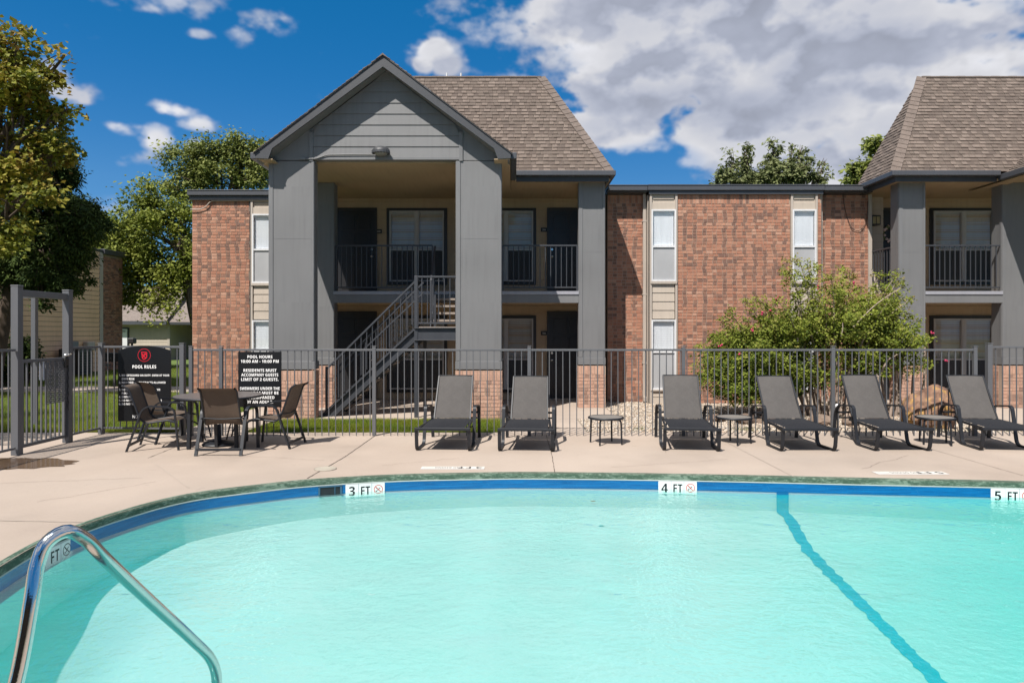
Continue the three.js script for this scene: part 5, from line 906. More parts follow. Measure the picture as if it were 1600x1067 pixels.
// round side tables
{
  const t = thing('side_table', 'low round side table between two loungers in front of the gravel bed', 'side table', 'low round black side tables beside the loungers');
  const top = obj('table_top', [new THREE.LatheGeometry([[0, 0.372], [0.245, 0.372], [0.252, 0.376], [0.252, 0.392], [0.235, 0.394], [0, 0.391]].map(([a, b]) => new THREE.Vector2(a, b)), 40)], painted(0.20, 0.182, 0.165, 0.5), t);
  obj('rim', [new THREE.TorusGeometry(0.250, 0.017, 8, 44).rotateX(Math.PI / 2).translate(0, 0.382, 0)], M.frame, top);
  for (let k = 0; k < 4; k++) { const a = 0.5 + (k * Math.PI) / 2, c = Math.cos(a), s = Math.sin(a); obj('leg', [tubeRound([V(0.10 * c, 0.362, 0.10 * s), V(0.232 * c, 0.362, 0.232 * s), V(0.245 * c, 0.0, 0.245 * s)], 0.0135, 0.05, 8)], M.frame, t); }
  const place = (o, px, d, ry) => { o.position.set(X(px, d), 0, -d); o.rotation.y = ry; };
  place(t, 947, 10.06, 0); place(copyOf(t, 'low round side table left of the shrub, tucked against a lounger arm'), 1147, 10.08, 0.4); place(copyOf(t, 'low round side table in front of the boulder'), 1462, 10.05, 0.9);
  t.userData.label = 'low round side table standing alone before the walkway edge and gravel';
}
// dining set
{
  const d = 9.92, cx = X(341, d), t = thing('patio_table', 'round dark patio table with four chairs in front of the pool signs', 'table');
  const topM = painted(0.125, 0.108, 0.10, 0.35);
  obj('table_top', [new THREE.LatheGeometry([[0.02, 0.70], [0.57, 0.70], [0.60, 0.706], [0.604, 0.72], [0.595, 0.732], [0.02, 0.729]].map(([a, b]) => new THREE.Vector2(a, b)), 56)], topM, t);
  obj('rim', [new THREE.TorusGeometry(0.598, 0.015, 8, 60).rotateX(Math.PI / 2).translate(0, 0.712, 0)], M.frame, t);
  obj('hole_ring', [new THREE.TorusGeometry(0.028, 0.006, 6, 20).rotateX(Math.PI / 2).translate(0, 0.731, 0)], M.frame, t);
  for (let k = 0; k < 4; k++) { const a = 0.62 + (k * Math.PI) / 2, c = Math.cos(a), s = Math.sin(a); obj('leg', [bar(V(0.43 * c, 0.70, 0.43 * s), V(0.45 * c, 0.0, 0.45 * s), 0.052, 0.052, V(0, 0, 1), 0.01)], M.frame, t); obj('brace', [tubeRound([V(0.42 * c, 0.40, 0.42 * s), V(0.30 * c, 0.34, 0.30 * s), V(0.2 * c, 0.1, 0.2 * s)], 0.011, 0.08, 6)], M.frame, t); }
  obj('umbrella_base', [new THREE.LatheGeometry([[0.0, 0.005], [0.22, 0.005], [0.23, 0.02], [0.2, 0.05], [0.04, 0.08], [0.03, 0.3], [0, 0.3]].map(([a, b]) => new THREE.Vector2(a, b)), 30)], M.frame, t);
  t.position.set(cx, 0, -d);

  // sling chair, facing +z, origin under its middle
  const c = thing('patio_chair', 'brown sling patio chair seen from behind, nearest the pool', 'chair', 'brown sling patio chairs around the round table');
  for (const s of [-1, 1]) {
    const x = s * 0.295, P = (y, z) => V(x, y, z);
    obj('arm_frame', [ribbon(rounded([P(0, 0.33), P(0.56, 0.275), P(0.60, 0.20), P(0.62, -0.06), P(0.57, -0.14), P(0, -0.335)], 0.09, 7), 0.042, 0.022, XS)], M.frame, c);
    obj('side_rail', [tubeRound([V(s * 0.245, 0.385, 0.275), V(s * 0.245, 0.415, 0.20), V(s * 0.245, 0.375, -0.10), V(s * 0.245, 0.43, -0.175), V(s * 0.24, 0.86, -0.325), V(s * 0.24, 0.90, -0.40)], 0.0135, 0.075, 8)], M.frame, c);
    obj('bracket', [bar(V(s * 0.245, 0.40, 0.19), V(s * 0.295, 0.385, 0.285), 0.02, 0.02), bar(V(s * 0.245, 0.50, -0.20), V(s * 0.295, 0.47, -0.175), 0.018, 0.018)], M.frame, c);
  }
  obj('rear_brace', [rbox(-0.295, 0.295, 0.065, 0.10, 0.30, 0.325, 0.004)], M.frame, c); obj('back_brace', [tubeRound([V(-0.245, 0.485, -0.2), V(0, 0.475, -0.235), V(0.245, 0.485, -0.2)], 0.010, 0.1, 6)], M.frame, c); obj('front_brace', [rbox(-0.24, 0.24, 0.385, 0.405, -0.205, -0.185, 0.004)], M.frame, c);
  obj('sling', [slingCloth([[0.385, 0.275], [0.418, 0.20], [0.395, 0.05], [0.378, -0.10], [0.44, -0.18], [0.65, -0.252], [0.86, -0.325], [0.90, -0.40]], 0.475, -0.02)], M.slingBrown, c, undefined, true);
  const put = (o, px, dd, ry) => { o.position.set(X(px, dd), 0, -dd); o.rotation.y = ry; };
  put(c, 356, 9.38, Math.PI + 0.02);                                    // back towards the camera
  put(copyOf(c, 'brown sling patio chair on the left of the table, seen half from behind'), 248, 9.72, 1.36);
  put(copyOf(c, 'dark sling patio chair behind the table, its back facing the POOL RULES sign'), 264, 10.40, 0.68);
  put(copyOf(c, 'brown sling patio chair on the right of the table, seen from its side'), 430, 9.90, -1.50);
}
// stainless handrail in the foreground
{
  const h = thing('handrail', 'polished stainless steel pool handrail rising from the deck in the foreground', 'handrail'), m = std({ color: rgb(0.66, 0.655, 0.65), metalness: 1, roughness: 0.14, roughnessMap: grain, bumpMap: grain, bumpScale: 0.0002 });
  const W = (px, py, d) => V(X(px, d), Y(py, d), -d);
  const pts = [V(-1.81, 0.0, -2.27), W(22, 1075, 2.41), W(48, 940, 2.48), W(58, 880, 2.52), W(73, 847, 2.55), W(102, 830, 2.60), W(132, 842, 2.67), W(158, 868, 2.74), W(225, 931, 2.98), W(300, 1000, 3.25), W(328, 1029, 3.35), W(337, 1052, 3.385), W(338, 1085, 3.40), V(X(338, 3.40), -0.75, -3.41)];
  obj('tube', [new THREE.TubeGeometry(new THREE.CatmullRomCurve3(pts, false, 'centripetal'), 160, 0.0255, 20)], m, h); obj('escutcheon', [new THREE.CylinderGeometry(0.05, 0.062, 0.022, 28).translate(-1.81, 0.011, -2.27)], m, h);
  based(h, V(-1.80, 0, -2.27));
}
// boulder, edging rocks
function rockGeo(rx, ry, rz, seed, det = 4) {
  const g = new THREE.IcosahedronGeometry(1, det), p = g.attributes.position, v = V(0, 0, 0), cuts = [], r = rng(seed); for (let k = 0; k < 9; k++) cuts.push([V(r() * 2 - 1, r() * 1.6 - 0.5, r() * 2 - 1).normalize(), 0.66 + 0.26 * r()]);
  for (let i = 0; i < p.count; i++) { v.fromBufferAttribute(p, i); for (const [n, c] of cuts) { const q = v.dot(n) - c; if (q > 0) v.addScaledVector(n, -q * 0.92); } const k = 1 + 0.10 * fbm3(v.x * 2 + seed, v.y * 2, v.z * 2, 4); p.setXYZ(i, v.x * k * rx, v.y * k * ry, v.z * k * rz); }
  g.computeVertexNormals(); return g;
}
{
  M.rock = std({ color: 0xffffff, vertexColors: true, roughness: 0.95, map: tex(512, (u, v) => 0.8 + 0.5 * (pf(u, v, 10, 6, 191) - 0.5) + 0.15 * (HASH((u * 512) | 0, (v * 512) | 0, 3) - .5), { metres: 0.7 }), bumpMap: cloudy, bumpScale: 0.05 });
  const d = 11.75, g = rockGeo(0.50, 0.53, 0.38, 5, 12); vcol(g, (x, y, z) => { const a = fbm3(x * 3 + 4, y * 3, z * 3, 4), b = fbm3(x * 6, y * 6 + 3, z * 6, 3); let c = mix3([0.19, 0.10, 0.065], [0.32, 0.195, 0.13], clamp(0.5 + a)); if (b > 0.18) c = mix3(c, [0.46, 0.27, 0.08], clamp((b - 0.18) * 6)); if (b < -0.22) c = mix3(c, [0.12, 0.065, 0.045], 0.6); return c; });
  const b = add('boulder', metreUV(clean(g)), M.rock, scene); b.position.set(X(1452, d), 0.24, -d); b.rotation.y = 0.5; tag(b, 'large rusty brown boulder on the gravel behind the fence', 'boulder');
  const r = rng(55), spots = [[1284, 12.3, 0.2, 'rough brown edging stone in the shade left of the bare stems'], [1330, 12.1, 0.17, 'small brown stone directly left of the tree bed corner'], [1372, 12.6, 0.16, 'low grey brown stone under the right stems'], [1118, 12.6, 0.16, 'flat pinkish stone under the left end of the shrub'], [1165, 12.35, 0.2, 'flat pale stone in front of the dense shrub'], [1198, 12.3, 0.15, 'small pale stone behind the fourth lounger backrest'], [1388, 12.0, 0.13, 'small brown stone touching the boulder on its left']];
  spots.forEach(([px, dd, s, label], i) => { const q = rockGeo(s * (1.2 + 0.5 * r()), s * 0.6, s * (0.8 + 0.4 * r()), 60 + i, 5); vcol(q, (x, y, z) => mix3([0.16, 0.10, 0.07], [0.28, 0.21, 0.16], clamp(0.5 + fbm3(x * 4 + i, y * 4, z * 4, 3)))); const o = add('edging_stone', metreUV(clean(q)), M.rock, scene); o.position.set(X(px, dd), s * 0.25, -dd); o.rotation.y = r() * 6; tag(o, label, 'stone', 'edging stones around the shrub'); });
  const gl = thing('globe_light', 'small white globe garden light at the foot of the bare stems', 'garden light'); obj('globe', [new THREE.SphereGeometry(0.045, 16, 12).translate(0, 0.38, 0)], M.white, gl); obj('stake', [rod(V(0, 0, 0), V(0, 0.35, 0), 0.009)], M.frame, gl); gl.position.set(X(1309, 11.6), 0, -11.6);
}

// behind the camera: an invented low house, added to darken the handrail reflections
{
  const p = thing('added_rear_house', 'unseen low brown house added behind the viewer to darken reflections', 'building');
  obj('wall', [box(-16, 16, 0, 2.9, -13, -19)], std({ color: rgb(0.20, 0.12, 0.085), roughness: 0.95, map: brickMap }), p); obj('roof', [rbox(-16.8, 16.8, 2.9, 3.2, -12.3, -19.7, 0.03), prism([[-16.8, 3.2], [16.8, 3.2], [14, 4.6], [-14, 4.6]], -13.5, -18.5)], M.greyDark, p);
  for (const x of [-9, -3, 4, 10]) { obj('window', [box(x - 0.7, x + 0.7, 0.9, 2.2, -12.98, -12.9)], M.dark, p); } obj('door', [box(0.2, 1.2, 0, 2.1, -12.98, -12.9)], M.door, p);
  based(p, V(0, 0, 16));
}

// ---------------------------------------------------------------- trees and shrubs
const leafMat = (rough = 0.65, tr = 0.4) => new THREE.MeshPhysicalMaterial({ color: 0xffffff, vertexColors: true, roughness: rough, transmission: tr, thickness: 0, specularIntensity: 0.3 });
M.leaf = leafMat(); M.needle = leafMat(0.75, 0.15);
M.bark = std({ color: rgb(0.16, 0.115, 0.085), roughness: 1, map: tex(256, (u, v) => 0.75 + 0.6 * (pf(u, v * 0.25, 24, 4, 201) - 0.5), { metres: 0.5 }), bumpMap: fineBump, bumpScale: 0.02 });
M.barkPale = std({ color: rgb(0.40, 0.31, 0.25), roughness: 0.9, map: tex(256, (u, v) => 0.8 + 0.7 * (pf(u, v * 0.4, 10, 4, 203) - 0.5), { metres: 0.4 }), bumpMap: fineBump, bumpScale: 0.006 });
// leaves: folded diamonds gathered on twigs inside ellipsoids [x, y, z, rx, ry, rz, leaves]
function crownGeo(blobs, { size = 0.1, aspect = 0.55, seed = 1, tones, perTwig = 26, twig = 0.28, shell = 0.5, up = 0.35, fold = 0.35, warm = null, droop = 0, sprays = true, holes = 0 }) {
  const r = rng(seed), gauss = () => (r() + r() + r() - 1.5) * 1.15, pos = [], col = [];
  const all = [...blobs];
  if (sprays) for (const [bx, by, bz, rx, ry, rz, n] of blobs) if (n > 500) for (let k = 0; k < 7; k++) {   // small sprays that break up the outline
    const a = r() * 6.283, e = Math.asin(lerp(-0.5, 1, r())), q = 0.85 + 0.3 * r(), s = 0.16 + 0.16 * r(), ux = Math.cos(a) * Math.cos(e), uy = Math.sin(e), uz = Math.sin(a) * Math.cos(e);
    all.push([bx + ux * rx * q, by + uy * ry * q, bz + uz * rz * q, rx * s, ry * s * (1 + 0.8 * Math.max(0, uy)), rz * s, n * 0.05]);
  }
  const A = V(0, 0, 0), T = V(0, 0, 0), Nn = V(0, 0, 0), S = V(0, 0, 0), c = V(0, 0, 0);
  for (const [bx, by, bz, rx, ry, rz, n] of all) for (let k = 0; k < n / perTwig; k++) {
    let ux = gauss(), uy = gauss(), uz = gauss(); const l = Math.hypot(ux, uy, uz) || 1, rad = Math.pow(r(), shell) * (0.86 + 0.3 * fbm3(ux / l * 1.5 + seed, uy / l * 1.5, uz / l * 1.5, 2)); ux *= rad / l; uy *= rad / l; uz *= rad / l;
    c.set(bx + ux * rx, by + uy * ry, bz + uz * rz); if (holes && n3(c.x * holes + seed, c.y * holes * 1.25, c.z * holes) < -0.26) continue; const out = V(ux / rx, uy / ry + up, uz / rz).normalize(), tone = r(), tw = twig * (0.6 + 0.8 * r()), len = perTwig * (0.6 + 0.8 * r());
    for (let i = 0; i < len; i++) {
      A.set(c.x + gauss() * tw + out.x * tw * (r() - 0.3), c.y + gauss() * tw * 0.8 - droop * tw * r(), c.z + gauss() * tw + out.z * tw * (r() - 0.3));
      T.set(gauss() + out.x * 0.6, gauss() * 0.7 - 0.25 - droop, gauss() + out.z * 0.6).normalize(); Nn.set(gauss() + out.x * 0.6 + SUN.x * 0.9, gauss() + 0.4 + SUN.y * 0.9, gauss() + out.z * 0.6 + SUN.z * 0.9); S.crossVectors(T, Nn).normalize(); Nn.crossVectors(S, T);
      const L = size * (0.6 + 0.7 * r()), w = L * aspect * 0.5, f = fold * w, b = A, tip = [b.x + T.x * L, b.y + T.y * L, b.z + T.z * L], m = 0.45 * L, l1 = [b.x + T.x * m + S.x * w + Nn.x * f, b.y + T.y * m + S.y * w + Nn.y * f, b.z + T.z * m + S.z * w + Nn.z * f], r1 = [b.x + T.x * m - S.x * w + Nn.x * f, b.y + T.y * m - S.y * w + Nn.y * f, b.z + T.z * m - S.z * w + Nn.z * f];
      pos.push(b.x, b.y, b.z, ...l1, ...tip, b.x, b.y, b.z, ...tip, ...r1);
      const q = clamp(tone * 0.65 + r() * 0.35 + (warm ? warm(A) : 0)), e = q * (tones.length - 1), i0 = Math.min(tones.length - 2, Math.floor(e)), t = mul(mix3(tones[i0], tones[i0 + 1], e - i0), 0.8 + 0.4 * r()); for (let v = 0; v < 6; v++) col.push(...t);
    }
  }
  const g = new THREE.BufferGeometry(); g.setAttribute('position', new THREE.Float32BufferAttribute(pos, 3)); g.setAttribute('color', new THREE.Float32BufferAttribute(col, 3)); g.computeVertexNormals(); return g;
}
function limb(a, b, r0, r1, seed, bend = 0.12, seg = 10) {
  const r = rng(seed), L = a.distanceTo(b), mid = a.clone().lerp(b, 0.5).add(V((r() - 0.5) * L * bend, (r() - 0.2) * L * bend, (r() - 0.5) * L * bend)), c = new THREE.CatmullRomCurve3([a, mid, b]), g = new THREE.TubeGeometry(c, seg, 1, 7), p = g.attributes.position;
  for (let i = 0; i <= seg; i++) { const q = c.getPointAt(i / seg), k = lerp(r0, r1, Math.pow(i / seg, 0.8)); for (let j = 0; j <= 7; j++) { const o = i * 8 + j; p.setXYZ(o, q.x + (p.getX(o) - q.x) * k, q.y + (p.getY(o) - q.y) * k, q.z + (p.getZ(o) - q.z) * k); } }
  g.computeVertexNormals(); return g;
}
function tree(name, label, base, trunkTop, radius, blobs, o, grp) {
  const t = thing(name, label, 'tree', grp), tt = V(...trunkTop), bs = V(...base);
  const tr = [limb(bs, tt, radius * 1.15, radius * 0.55, o.seed, 0.06, 14)];
  obj('trunk', tr, o.bark ?? M.bark, t);
  const lm = []; blobs.forEach(([x, y, z, rx, ry], i) => { const from = bs.clone().lerp(tt, 0.55 + 0.45 * ((i * 0.37) % 1)), to = V(x, y + ry * 0.35, z); lm.push(limb(from, to, radius * 0.42, radius * 0.07, o.seed + i, 0.2)); const r = rng(o.seed * 31 + i); for (let k = 0; k < 4; k++) lm.push(limb(from.clone().lerp(to, 0.45 + 0.4 * r()), V(x + (r() - 0.5) * rx * 1.7, y + (r() - 0.35) * ry * 1.6, z + (r() - 0.5) * rx * 1.7), radius * 0.16, radius * 0.03, o.seed + i * 7 + k, 0.2, 6)); });
  obj('branches', lm, o.bark ?? M.bark, t);
  add('crown', crownGeo(blobs, o), o.mat ?? M.leaf, t);
  return based(t, bs);
}
const at = (px, py, d, rx, ry, n, dz = 0, rz) => [X(px, d), Y(py, d), -(d + dz), (rx * d) / F, (ry * d) / F, rz ?? (Math.min(rx, ry) * 1.1 * d) / F, n];
const GREEN = [[0.085, 0.120, 0.016], [0.175, 0.210, 0.028], [0.255, 0.285, 0.042], [0.33, 0.34, 0.066]];
const YELLOW = [[0.085, 0.115, 0.014], [0.165, 0.190, 0.020], [0.235, 0.235, 0.026], [0.32, 0.265, 0.036], [0.30, 0.165, 0.040]];
const DARK = [[0.018, 0.036, 0.010], [0.036, 0.064, 0.015], [0.068, 0.102, 0.021], [0.11, 0.145, 0.034]];
const OLIVE = [[0.085, 0.105, 0.042], [0.150, 0.175, 0.068], [0.22, 0.245, 0.100], [0.29, 0.31, 0.14]];
{
  const d = 17;
  tree('yellowing_tree', 'tall tree turning yellow and brown at the left edge of the picture', [X(-40, d), 0, -d], [X(-20, d), 6.2, -d], 0.24, [
    at(10, 95, d, 42, 48, 1370), at(58, 160, d, 40, 50, 1370, -0.3), at(-50, 130, d, 70, 80, 1370), at(10, 200, d, 66, 62, 1897, 0.3), at(68, 225, d, 30, 42, 790, 0.2), at(82, 118, d, 12, 18, 158), at(92, 235, d, 13, 14, 105), at(98, 182, d, 8, 10, 80), at(100, 88, d, 4, 6, 40), at(20, 60, d, 22, 24, 316),
    at(20, 290, d, 55, 42, 1370, -0.4), at(68, 312, d, 40, 26, 632, -0.6), at(-30, 300, d, 70, 70, 1264), at(10, 370, d, 38, 42, 685, -0.5), at(40, 395, d, 25, 18, 221, -0.7), at(106, 172, d, 7, 8, 60),
  ], { size: 0.135, aspect: 0.85, seed: 21, tones: YELLOW, holes: 0.95, perTwig: 46, twig: 0.25, warm: (p) => clamp((p.y - 5) * 0.035, -0.2, 0.16) - 0.04 });
  const e = 20;
  tree('evergreen_tree', 'dark drooping evergreen tree in front of the tan siding on the left', [X(-14, e), 0, -e], [X(38, e), 7, -e], 0.2, [
    at(75, 255, e, 38, 48, 6120), at(88, 225, e, 12, 26, 1190), at(100, 275, e, 20, 34, 2550, 0.2), at(60, 330, e, 66, 44, 8840), at(112, 322, e, 20, 28, 2040, -0.4), at(130, 352, e, 42, 30, 4420, -0.3), at(90, 385, e, 66, 34, 7820, -0.2), at(30, 400, e, 60, 46, 7140), at(130, 392, e, 30, 24, 2720, -0.5), at(96, 432, e, 36, 26, 3740, -0.5), at(118, 446, e, 16, 20, 1530, -0.6), at(60, 425, e, 34, 26, 2550, 0.2), at(80, 474, e, 9, 8, 272, -0.4), at(100, 455, e, 18, 12, 714, -0.4),
   at(158, 345, e, 18, 20, 1600, -0.3), at(140, 372, e, 34, 26, 3000, -0.4), at(112, 404, e, 44, 30, 4200, -0.3), at(70, 350, e, 50, 60, 5000, 0.6), at(60, 440, e, 60, 22, 3600, 0.3), at(10, 440, e, 40, 24, 2600, 0.2),], { size: 0.13, aspect: 0.34, seed: 22, tones: DARK, holes: 0.9, perTwig: 34, twig: 0.17, mat: M.needle, droop: 0.3, shell: 0.42 });
  const m = 31;
  tree('green_tree', 'leafy green tree hanging over the low grey roof, left of the brick end wall', [X(322, m), 0, -m], [X(284, m), 6.0, -m], 0.22, [
    at(222, 330, m, 32, 34, 3062), at(232, 315, m, 16, 24, 824), at(200, 380, m, 30, 34, 2591), at(255, 370, m, 46, 46, 5418), at(285, 335, m, 34, 30, 2356), at(225, 425, m, 42, 30, 3769), at(275, 430, m, 34, 40, 3769), at(205, 462, m, 26, 18, 1295), at(262, 478, m, 24, 18, 1178, -1), at(252, 492, m, 13, 9, 306, -1.2), at(186, 370, m, 22, 26, 1060), at(300, 400, m, 30, 50, 2120),
  ], { size: 0.17, aspect: 0.62, seed: 23, tones: GREEN, holes: 0.62, perTwig: 60, twig: 0.4 });
  const q = 36;
  tree('green_tree', 'tall green tree rising above the left flat roof beside the gable', [X(345, q), 0, -q], [X(345, q), 8.5, -q], 0.3, [
    at(285, 250, q, 30, 28, 2090), at(300, 285, q, 44, 26, 2299), at(330, 240, q, 26, 20, 1254), at(345, 265, q, 40, 32, 2717), at(385, 240, q, 34, 26, 1985), at(395, 272, q, 40, 34, 2508), at(375, 226, q, 16, 12, 438), at(268, 300, q, 20, 18, 731), at(345, 310, q, 80, 30, 2717), at(286, 236, q, 10, 9, 167), at(410, 235, q, 20, 18, 522),
  ], { size: 0.19, aspect: 0.6, seed: 24, tones: OLIVE.map((c, i) => mix3(c, GREEN[i], 0.6)), holes: 0.55, perTwig: 60, twig: 0.46, shell: 0.55 });
  const g = 44;
  tree('green_tree', 'green tree low behind the dark evergreen, left background', [X(172, g), 0, -g], [X(172, g), 5, -g], 0.25, [at(160, 375, g, 24, 30, 1500), at(185, 395, g, 26, 22, 1500), at(150, 350, g, 18, 20, 700), at(170, 420, g, 40, 24, 1500)], { size: 0.3, aspect: 0.6, seed: 25, tones: GREEN, holes: 0.5, perTwig: 20, twig: 0.4 });
  const k = 40;
  const sprig = (px, top, w, n) => { const o = []; for (let i = 0; i < 5; i++) o.push(at(px + (i % 2 ? 5 : -4) * (i / 4), top + 4 + i * 15, k, 5 + w * (i / 4), 11, n * (0.3 + i / 4))); return o; };
  tree('olive_tree', 'grey green tree with spiky tops behind the middle flat roof, left of its pair', [X(1155, k), 0, -k], [X(1160, k), 9.5, -k], 0.24, [...sprig(1142, 238, 14, 204), ...sprig(1166, 228, 18, 322), at(1125, 272, k, 16, 12, 223), at(1160, 285, k, 38, 22, 1364), at(1187, 276, k, 10, 14, 260)], { size: 0.24, aspect: 0.55, seed: 26, tones: OLIVE, perTwig: 34, twig: 0.24, shell: 0.6 });
  tree('olive_tree', 'grey green tree with a tall left tip behind the flat roof, right of its pair', [X(1232, k), 0, -k], [X(1230, k), 10, -k], 0.24, [...sprig(1208, 220, 16, 297), ...sprig(1238, 232, 12, 223), ...sprig(1254, 230, 16, 297), at(1230, 272, k, 36, 26, 1612), at(1268, 276, k, 10, 13, 173), ...sprig(1290, 250, 6, 74), at(1283, 284, k, 13, 8, 136), at(1198, 280, k, 8, 10, 99)], { size: 0.24, aspect: 0.55, seed: 27, tones: OLIVE, perTwig: 34, twig: 0.24, shell: 0.6 });
  const w = 34;
  tree('roadside_tree', 'green tree mostly hidden behind the right steep roof', [X(1400, w), 0, -w], [X(1392, w), 9, -w], 0.25, [at(1366, 227, w, 13, 13, 420), at(1382, 236, w, 18, 16, 500), at(1338, 268, w, 14, 12, 360), at(1332, 280, w, 12, 8, 200), at(1372, 275, w, 30, 22, 1200), at(1352, 283, w, 16, 10, 360)], { size: 0.24, aspect: 0.65, seed: 28, tones: GREEN.map((c, i) => mix3(c, OLIVE[i], 0.3)), perTwig: 16, twig: 0.26 });
  // out of frame to the left: the tree whose shade falls on the deck by the gate and on the lawn
  tree('shade_tree', 'shade tree standing on the lawn left of the pool, outside the picture', [-13.2, 0, -6.2], [-12.8, 5.2, -6.2], 0.26, [[-12.3, 6.6, -6.3, 2.0, 1.5, 1.7, 3600], [-10.6, 5.9, -6.2, 1.3, 0.9, 1.4, 2600], [-13.8, 7.2, -7.6, 2.2, 1.6, 2.0, 2600], [-11.6, 5.2, -7.4, 1.2, 0.7, 1.0, 1500]], { size: 0.16, aspect: 0.6, seed: 29, tones: GREEN, perTwig: 24, twig: 0.26 });
  tree('shade_tree', 'second shade tree on the lawn further left, outside the picture', [-21, 0, -13], [-20.6, 6.5, -13], 0.3, [[-20, 8, -13.5, 3.4, 2.2, 3.4, 4200], [-17.2, 7.2, -14.2, 2.4, 1.6, 2.2, 2600], [-23, 8, -12, 3, 2, 3, 2200]], { size: 0.2, aspect: 0.6, seed: 30, tones: GREEN, perTwig: 24, twig: 0.32 });
}
// flowering shrub with arching stems
{
  const d = 13.3, s = thing('flowering_shrub', 'large loose flowering shrub with arching stems in front of the middle and right windows', 'shrub'), r = rng(401), base = V(X(1290, d), 0, -d), stems = [], blobs = [];
  const tips = [[1128, 500], [1150, 520], [1142, 488], [1168, 470], [1185, 466], [1215, 470], [1232, 424], [1250, 408], [1262, 412], [1268, 440], [1300, 432], [1318, 420], [1330, 428], [1340, 450], [1362, 450], [1374, 432], [1400, 442], [1412, 446], [1420, 470], [1432, 500], [1442, 530], [1455, 528], [1416, 492], [1390, 470], [1290, 470], [1200, 500], [1110, 560], [1345, 480], [1400, 430], [1230, 405], [1278, 420], [1310, 445]];
  tips.forEach(([px, py], i) => {
    const dd = d + (r() - 0.5) * 1.6, tip = V(X(px, dd), Y(py, dd), -dd), b = base.clone().add(V((px - 1290) * 0.0032 + (r() - 0.5) * 0.3, 0, (r() - 0.5) * 0.5)), m = b.clone().lerp(tip, 0.5).add(V(0, 0.35, 0));
    const c = new THREE.CatmullRomCurve3([b, m, tip]); stems.push(limb(b, m, 0.028, 0.018, 410 + i, 0.1, 8), limb(m, tip, 0.018, 0.005, 450 + i, 0.15, 8));
    for (let k = 0; k < 7; k++) { const p = c.getPoint(0.38 + 0.62 * (k / 6)), w = lerp(0.34, 0.10, k / 6); blobs.push([p.x, p.y, p.z, w, w * 0.8, w, 64]); }
  });
  const body = (px, py, rx, ry, n, dz = 0) => blobs.push(at(px, py, d, rx, ry, n, dz, 0.75));
  body(1165, 570, 56, 48, 6300, -0.3); body(1150, 535, 36, 34, 2275); body(1215, 530, 48, 44, 3850); body(1255, 520, 50, 46, 3325); body(1300, 510, 56, 46, 3500); body(1350, 500, 52, 48, 3500); body(1395, 530, 44, 36, 2275); body(1195, 590, 40, 36, 2975, -0.2); body(1240, 575, 40, 30, 1750); body(1330, 555, 50, 26, 1575); body(1410, 570, 26, 26, 735); body(1270, 590, 24, 26, 630); body(1150, 600, 46, 34, 4200, -0.2); body(1195, 598, 44, 36, 3400, 0.1); body(1140, 570, 40, 40, 2600, 0.2); body(1245, 596, 34, 26, 1500, 0.1); body(1300, 585, 36, 24, 1100, 0.2); body(1360, 575, 40, 26, 1200, 0.3);  body(1112, 585, 24, 40, 910);
  obj('stems', stems, M.barkPale, s);
  const stem2 = []; for (let k = 0; k < 9; k++) { const x = X(1384 + k * 6.2, d), z = -(d + (r() - 0.5) * 0.6); stem2.push(limb(V(x, 0, z), V(x + (r() - 0.5) * 0.5, 1.1 + 0.5 * r(), z + (r() - 0.5) * 0.4), 0.03, 0.02, 480 + k, 0.1)); } obj('stems', stem2, M.barkPale, s);
  obj('bare_branch', [limb(V(X(1305, d), Y(512, d), -d + 0.7), V(X(1385, d), Y(452, d), -d + 0.5), 0.014, 0.006, 490, 0.06), limb(V(X(1288, d), Y(525, d), -d + 0.7), V(X(1290, d), Y(505, d), -d + 0.7), 0.012, 0.006, 491)], M.barkPale, s);
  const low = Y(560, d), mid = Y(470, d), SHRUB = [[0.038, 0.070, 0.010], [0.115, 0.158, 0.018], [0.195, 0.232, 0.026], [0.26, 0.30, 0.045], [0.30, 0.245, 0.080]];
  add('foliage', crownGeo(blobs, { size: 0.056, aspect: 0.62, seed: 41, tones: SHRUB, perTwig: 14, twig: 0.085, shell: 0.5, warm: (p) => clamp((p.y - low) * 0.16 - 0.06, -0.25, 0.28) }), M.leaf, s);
  const fl = []; [[1107, 538], [1190, 470], [1183, 486], [1170, 492], [1303, 448], [1442, 560], [1155, 515], [1250, 452], [1135, 550], [1420, 520]].forEach(([px, py], i) => { for (let k = 0; k < 3; k++) fl.push(new THREE.IcosahedronGeometry(0.014 + 0.009 * r(), 1).translate(X(px, d) + (r() - 0.5) * 0.06, Y(py, d) + (r() - 0.5) * 0.07, -d + 0.75 + (r() - 0.5) * 0.06)); });
  obj('flowers', fl, std({ color: rgb(0.42, 0.03, 0.09), roughness: 0.8, map: mottle }), s);
  based(s, base);
}
